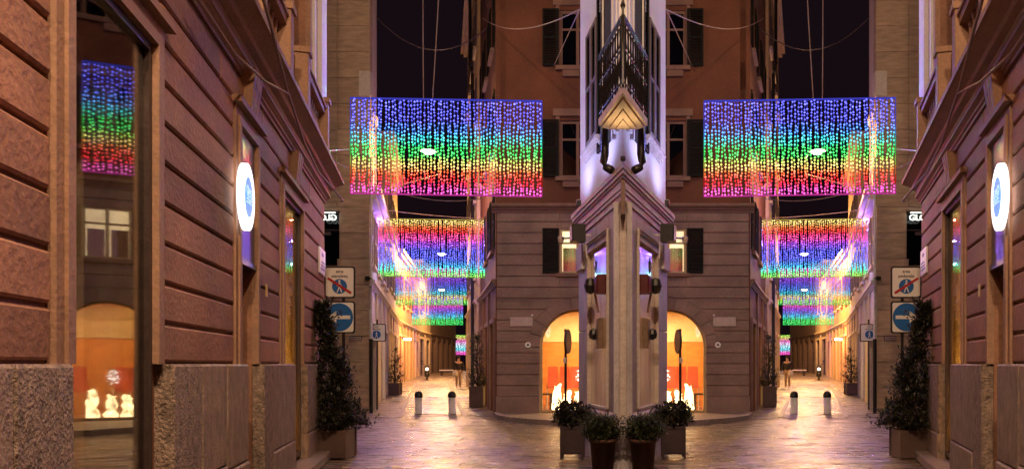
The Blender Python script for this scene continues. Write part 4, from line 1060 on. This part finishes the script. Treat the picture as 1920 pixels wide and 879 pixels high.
street_lamp('added unseen fill lamp high above the crossing before the russet house, @', (-4.6, 17.2, 11.6), 480, (1, .64, .38), LAMPW, 2.4, 'added fill lamps over the crossing')  # out of view, added to brighten the fronts around the crossing
t = thing('wall_lamp', 'small bright wall lamp low on the orange house in the @ lane', 'lamp', tuple(pt(761, 636, 46)), 0, 'wall lamps in the lanes')
q = MB(); q.box(-.6, -.1, -.04, .04, .06, .14); q.build('bracket', IRON, t); q = MB(); q.box(-.1, .3, -.1, .1, -.05, .08); q.build('bulb', LAMPO, t)
ld = bpy.data.lights.new('wall_light', 'POINT'); ld.energy = 140; ld.color = (1, .5, .15); ld.shadow_soft_size = .1
lo = bpy.data.objects.new('wall_light', ld); COL.objects.link(lo); lo.parent = t; lo.location = (.45, -.2, -.2)
t = thing('ceiling_light', 'bright ceiling light inside the @ arched shop', 'lamp', (-1.4, 24.6, 3.38), 0, 'shop ceiling lights')
q = MB(); q.box(-.5, .5, -.3, .3, .06, .1); q.build('housing', FRAMEW, t); q = MB(); q.box(-.48, .48, -.28, .28, .04, .058); q.build('diffuser', LITY, t)
ld = bpy.data.lights.new('shop_light', 'AREA'); ld.energy = 260; ld.color = (1, .66, .28); ld.shape = 'RECTANGLE'; ld.size = .9; ld.size_y = .5
lo = bpy.data.objects.new('shop_light', ld); COL.objects.link(lo); lo.parent = t; lo.location = (0, 0, .02)

# ---------------------------------------------------------------- things inside the arched shop
def chair(X, Y, rz, lab):
    t = thing('chair', lab, 'chair', (X, Y, .1), rz, 'coral chairs in the shops')
    q = MB(); q.box(-.2, .2, -.22, .22, .70, .75); q.build('seat', CHAIRM, t)
    q = MB(); q.prism([(-.19, .75), (.19, .75), (.16, 1.42), (-.16, 1.42)], .19, .23); q.build('backrest', CHAIRM, t)
    for a in (-.2, .2):
        for b in (-.2, .2):
            q = MB(); q.tube([(a, b, 0), (a * .9, b * .9, .70)], .018, 5); q.build('leg', FRAMEW, t)
for i, X in enumerate((-2.35, -1.93, -1.62, -.55)):
    chair(X, 25.0, pi + U(-.2, .2), ['coral chair at the far end of the row in the @ arched shop', 'second coral chair of the row in the @ arched shop', 'third coral chair of the row in the @ arched shop', 'lone coral chair behind the post in the @ arched shop'][i])
t = thing('side_table', 'small dark low table at the edge of the @ arched shop', 'table', (-2.35, 24.3, .1), 0, 'dark tables')
q = MB(); q.box(-.25, .25, -.25, .25, .5, .55); q.build('tabletop', DARKMETAL, t); q = MB(); q.tube([(0, 0, 0), (0, 0, .5)], .04); q.build('leg', DARKMETAL, t)
def lantern(X, Y, h, lab):
    t = thing('glowing_lantern', lab, 'lantern', (X, Y, .1), 0, 'glowing shapes on the shop floor')
    q = MB(); n = 9; prof = []
    vs = []; ringn = 10; lev = 7
    for l in range(lev):
        f = l / (lev - 1); r = .17 * (1 - .45 * f) + .02 * sin(l * 2.3)
        for k in range(ringn):
            a = 2 * pi * k / ringn; rr_ = r * U(.65, 1.25)
            vs.append((rr_ * cos(a), rr_ * sin(a), f * h * (1 - .22 * (l == lev - 1) * R() - .1 * (l == lev - 2) * R()) + U(-.03, .03) * (l > 0)))
    fs = [(l * ringn + k, l * ringn + (k + 1) % ringn, (l + 1) * ringn + (k + 1) % ringn, (l + 1) * ringn + k) for l in range(lev - 1) for k in range(ringn)]
    fs += [tuple(range(ringn))[::-1], tuple((lev - 1) * ringn + k for k in range(ringn))]
    q.add(vs, fs); q.build('shade', FLAME, t)
    q = MB(); q.lathe([(.26, 0), (.26, .02), (.2, .03)], 16); q.build('base', FRAMEG, t)
lantern(-2.1, 23.85, .92, 'tallest crumpled glowing lantern behind the glass of the @ arch')
lantern(-1.78, 23.95, .66, 'shorter glowing lantern next to the tallest one in the @ arch')
lantern(-1.42, 23.8, .72, 'crumpled glowing lantern right behind the post in the @ arch')
lantern(-.98, 23.9, .9, 'glowing lantern nearest the wedge building in the @ arch')
t = thing('vase_with_flowers', 'vase of glowing white flowers on a stand in the @ arched shop', 'vase', (-1.38, 24.6, .1), 0, 'flower vases')
q = MB(); q.lathe([(.12, 0), (.12, .6), (.16, .62)], 14); q.build('stand', WOODO, t); q = MB(); q.lathe([(.05, .62), (.08, .75), (.04, .9)], 12); q.build('vase', GLASS, t)
q = MB()
for i in range(60): leaf(q, Vector((U(-.12, .12), U(-.12, .12), U(.95, 1.3))), rdir(), .1, .07)
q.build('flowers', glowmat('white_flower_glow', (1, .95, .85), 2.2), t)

# ---------------------------------------------------------------- person, scooter, bench at the far end
def skin_fig(name, parent, pts, edges, mat):
    me = bpy.data.meshes.new(name); me.from_pydata([p[0] for p in pts], edges, []); me.materials.append(mat)
    o = bpy.data.objects.new(name, me); COL.objects.link(o); o.parent = parent
    o.modifiers.new('skin', 'SKIN').use_smooth_shade = True
    for i, p in enumerate(pts): me.skin_vertices[0].data[i].radius = p[1] if isinstance(p[1], tuple) else (p[1], p[1])
    me.skin_vertices[0].data[0].use_root = True
    s = o.modifiers.new('sub', 'SUBSURF'); s.levels = 1; s.render_levels = 1
    # freeze to plain mesh
    dg = bpy.context.evaluated_depsgraph_get(); fm = bpy.data.meshes.new_from_object(o.evaluated_get(dg)); o.modifiers.clear(); o.data = fm
    return o
t = thing('person', 'person in dark jacket and tan trousers holding a white bag in the @ lane', 'person', (-8.72, 39.6, gz(39.6)), .5, 'people in the lanes')
body = [((0, 0, .88), (.13, .10)), ((0, 0, 1.1), (.13, .09)), ((0, 0, 1.32), (.16, .1)), ((0, 0, 1.42), .055), ((0, 0, 1.52), .085), ((0, -.01, 1.62), .08),
        ((-.2, 0, 1.34), .05), ((-.27, -.02, 1.08), .04), ((-.24, -.14, .88), .03), ((-.23, -.2, .84), .03), ((.2, 0, 1.34), .05), ((.26, -.02, 1.08), .04), ((.24, -.1, .85), .03), ((.23, -.12, .78), .028),
        ((-.09, 0, .8), .085), ((-.1, -.03, .46), .06), ((-.1, .02, .08), .042), ((-.1, -.12, .04), .04), ((.09, 0, .8), .085), ((.1, .03, .46), .06), ((.11, .1, .08), .042), ((.11, -.02, .04), .04)]
be_ = [(0, 1), (1, 2), (2, 3), (3, 4), (4, 5), (2, 6), (6, 7), (7, 8), (8, 9), (2, 10), (10, 11), (11, 12), (12, 13), (0, 14), (14, 15), (15, 16), (16, 17), (0, 18), (18, 19), (19, 20), (20, 21)]
skin_fig('body', t, body, be_, SKIN)
skin_fig('jacket', t, [((0, 0, .84), (.16, .13)), ((0, 0, 1.1), (.155, .115)), ((0, 0, 1.34), (.18, .115)), ((-.21, 0, 1.34), .068), ((-.27, -.02, 1.08), .055), ((-.245, -.12, .92), .045), ((.21, 0, 1.34), .068), ((.26, -.02, 1.08), .055), ((.245, -.08, .9), .045)],
         [(0, 1), (1, 2), (2, 3), (3, 4), (4, 5), (2, 6), (6, 7), (7, 8)], CLOTHD)
skin_fig('trousers', t, [((0, 0, .86), (.14, .11)), ((-.09, 0, .78), .1), ((-.1, -.03, .46), .078), ((-.1, .02, .1), .06), ((.09, 0, .78), .1), ((.1, .03, .46), .078), ((.11, .1, .1), .06)], [(0, 1), (1, 2), (2, 3), (0, 4), (4, 5), (5, 6)], CLOTHT)
q = MB(); q.lathe([(.0, -.12), (.09, -.08), (.105, .02), (.08, .09), (.0, .11)], 12, (0, .02, 1.62)); q.build('hair', CLOTHD, t, True)
q = MB(); q.lathe([(.0, 0), (.13, .03), (.15, .15), (.1, .28), (.03, .32)], 10, (-.26, -.26, .62)); tag(q.build('bag', CLOTHW, None, True), 'white bag hanging from the hand of the person in the @ lane', 'bag', 'white bags')
bag = bpy.data.objects['bag']; bag.location = t.location; bag.rotation_euler = (0, 0, .5)
t = thing('bench', 'long low white bench behind the person at the end of the @ lane', 'bench', (-13.7, 58.5, gz(58.5)), .05, 'white benches')
q = MB(); q.block(-.65, .65, .38, .46, .25, -.25, .02); q.build('seat', CLOTHW, t)
for xx in (-.5, .5):
    q = MB(); q.box(xx - .05, xx + .05, -.2, .2, 0, .38); q.build('leg', DARKMETAL, t)
t = thing('motor_scooter', 'dark motor scooter parked facing the viewer by the houses of the @ lane', 'scooter', (-13.25, 50.5, gz(50.5)), .25, 'parked scooters')
for yy, nm in ((-.6, 0), (.62, 1)):
    q = MB(); pts = [(0, yy + .2 * cos(a), .26 + .2 * sin(a)) for a in [2 * pi * k / 16 for k in range(16)]]; q.tube(pts, .065, 6, True); wh = q.build('wheel', IRON, t, True)
    q = MB(); q.lathe([(.0, -.03), (.12, -.03), (.12, .03), (0, .03)], 12, M=Matrix.Translation((0, yy, .26)) @ Matrix.Rotation(pi / 2, 4, 'Y')); q.build('rim', STEELP, wh)
q = MB(); q.prism([(-.62, .3), (-.66, .55), (-.52, .98), (-.42, .98), (-.4, .45), (.0, .34), (.12, .5), (.3, .72), (.72, .74), (.78, .5), (.5, .3), (-.3, .22)], -.17, .17, 'x'); q.build('body', IRON, t)
q = MB(); q.prism([(.1, .72), (.16, .8), (.7, .84), (.76, .76)], -.15, .15, 'x'); q.build('seat', CLOTHD, t)
q = MB(); q.tube([(-.34, -.38, 1.08), (-.1, -.48, 1.02), (.1, -.48, 1.02), (.34, -.38, 1.08)], .02, 6); q.build('handlebar', IRON, t)
q = MB(); q.lathe([(.0, 0), (.09, .01), (.07, .05)], 14, M=Matrix.Translation((0, -.64, .72)) @ Matrix.Rotation(pi / 2, 4, 'X')); q.build('headlight', HEADL, t)
for sg in (-1, 1):
    q = MB(); q.tube([(sg * .25, -.44, 1.06), (sg * .3, -.44, 1.22)], .01, 4); q.lathe([(0, -.01), (.06, -.01), (.06, .01), (0, .01)], 10, M=Matrix.Translation((sg * .31, -.44, 1.25)) @ Matrix.Rotation(pi / 2, 4, 'X')); q.build('mirror', IRON, t)

# ---------------------------------------------------------------- cables
def cable(label, pts, r=.012, mat=CABLE):
    q = MB(); q.tube(pts, r, 6); return tag(q.build('cable', mat), label, 'cable', 'cables strung between the houses')
def Yw(px, off=0.06): return (2040.0 + 1400 * 0) * 0 + 2856.0 / (-(px - CX) - 360.0)
def wall_pt(px, py, out=.2):
    Y = Yw(px); p = pt(px, py, Y)
    k = 1.0
    # move outward along the wall normal while keeping the depth order
    return Vector((p.x + out * .9685, p.y + out * .249, p.z))
def on_wall(s, z, out): return Vector((A0[0] - s * ST + out * CT, s * CT + out * ST, z))
cable('long pale cable looping along the string cornice of the @ palazzo', [on_wall(6.3, 5.35, .42), on_wall(7.6, 5.0, .42), on_wall(8.6, 4.7, .4), on_wall(10.2, 4.55, .34), on_wall(11.9, 4.55, .3), on_wall(12.9, 4.6, .34), on_wall(14.2, 4.62, .4), on_wall(14.75, 4.72, .3)], .016)
cable('short pale cable joining the cornice cable on the @ palazzo', [on_wall(6.0, 4.55, .15), on_wall(7.2, 4.5, .2), on_wall(8.0, 4.55, .3), on_wall(8.7, 4.68, .4)], .014)
cable('bent white bracket wire holding the edge of the nearest @ light curtain', [pt(612, 352, 14.6), pt(622, 330, 14.8), pt(617, 300, 15), pt(616, 283, 15.2), pt(655, 280, 16)], .012, FRAMEW)
cable('thin stay wire from the @ palazzo pilaster to the nearest light curtain', [pt(607, 293, 14.3), pt(657, 318, 16)], .008)
cable('sagging overhead cable crossing the @ lane high up', bezier(pt(705, 32, 27), pt(925, 42, 27), 1.1), .018, CABLED)
cable('upright suspension wire above the nearest @ light curtain, outer', [pt(794, 187, 16), pt(793, 60, 16.6), pt(793, -140, 17)], .012, CABLE)
cable('slanting suspension wire above the nearest @ light curtain, inner', [pt(811, 188, 16), pt(820, 40, 16.6), pt(829, -140, 17)], .012, CABLE)
cable('sagging cable from the side wing to the wedge building on the @', bezier(pt(905, 35, 24), pt(1087, 18, 13.5), .35), .012)
cable('thin cable slanting down from the wedge building to the russet wall on the @', [pt(1086, 20, 14.0), pt(1034, 134, 22.8)], .012)
cable('thin wires under the nearest @ light curtain crossing the lane', bezier(pt(700, 345, 22), pt(905, 372, 24), .25), .014)
cable('pale stay wire running up to the lamp behind the @ light curtain', [pt(700, 366, 24.5), pt(760, 345, 25), pt(826, 326, 25.5), pt(824, 290, 25.5)], .016)
cable('thin guy wire above the second @ light curtain', bezier(pt(716, 393, 27.6), pt(912, 410, 27.7), .05), .012)

# ---------------------------------------------------------------- the mirror half: every thing again on the right
bpy.context.view_layer.update()
for o in list(ROOTS):
    if o.name not in bpy.data.objects: continue
    lab = o['label']
    c = copy_tree(o); c.matrix_world = MIR @ o.matrix_world
    c['label'] = lab.replace('@', 'right'); o['label'] = lab.replace('@', 'left')
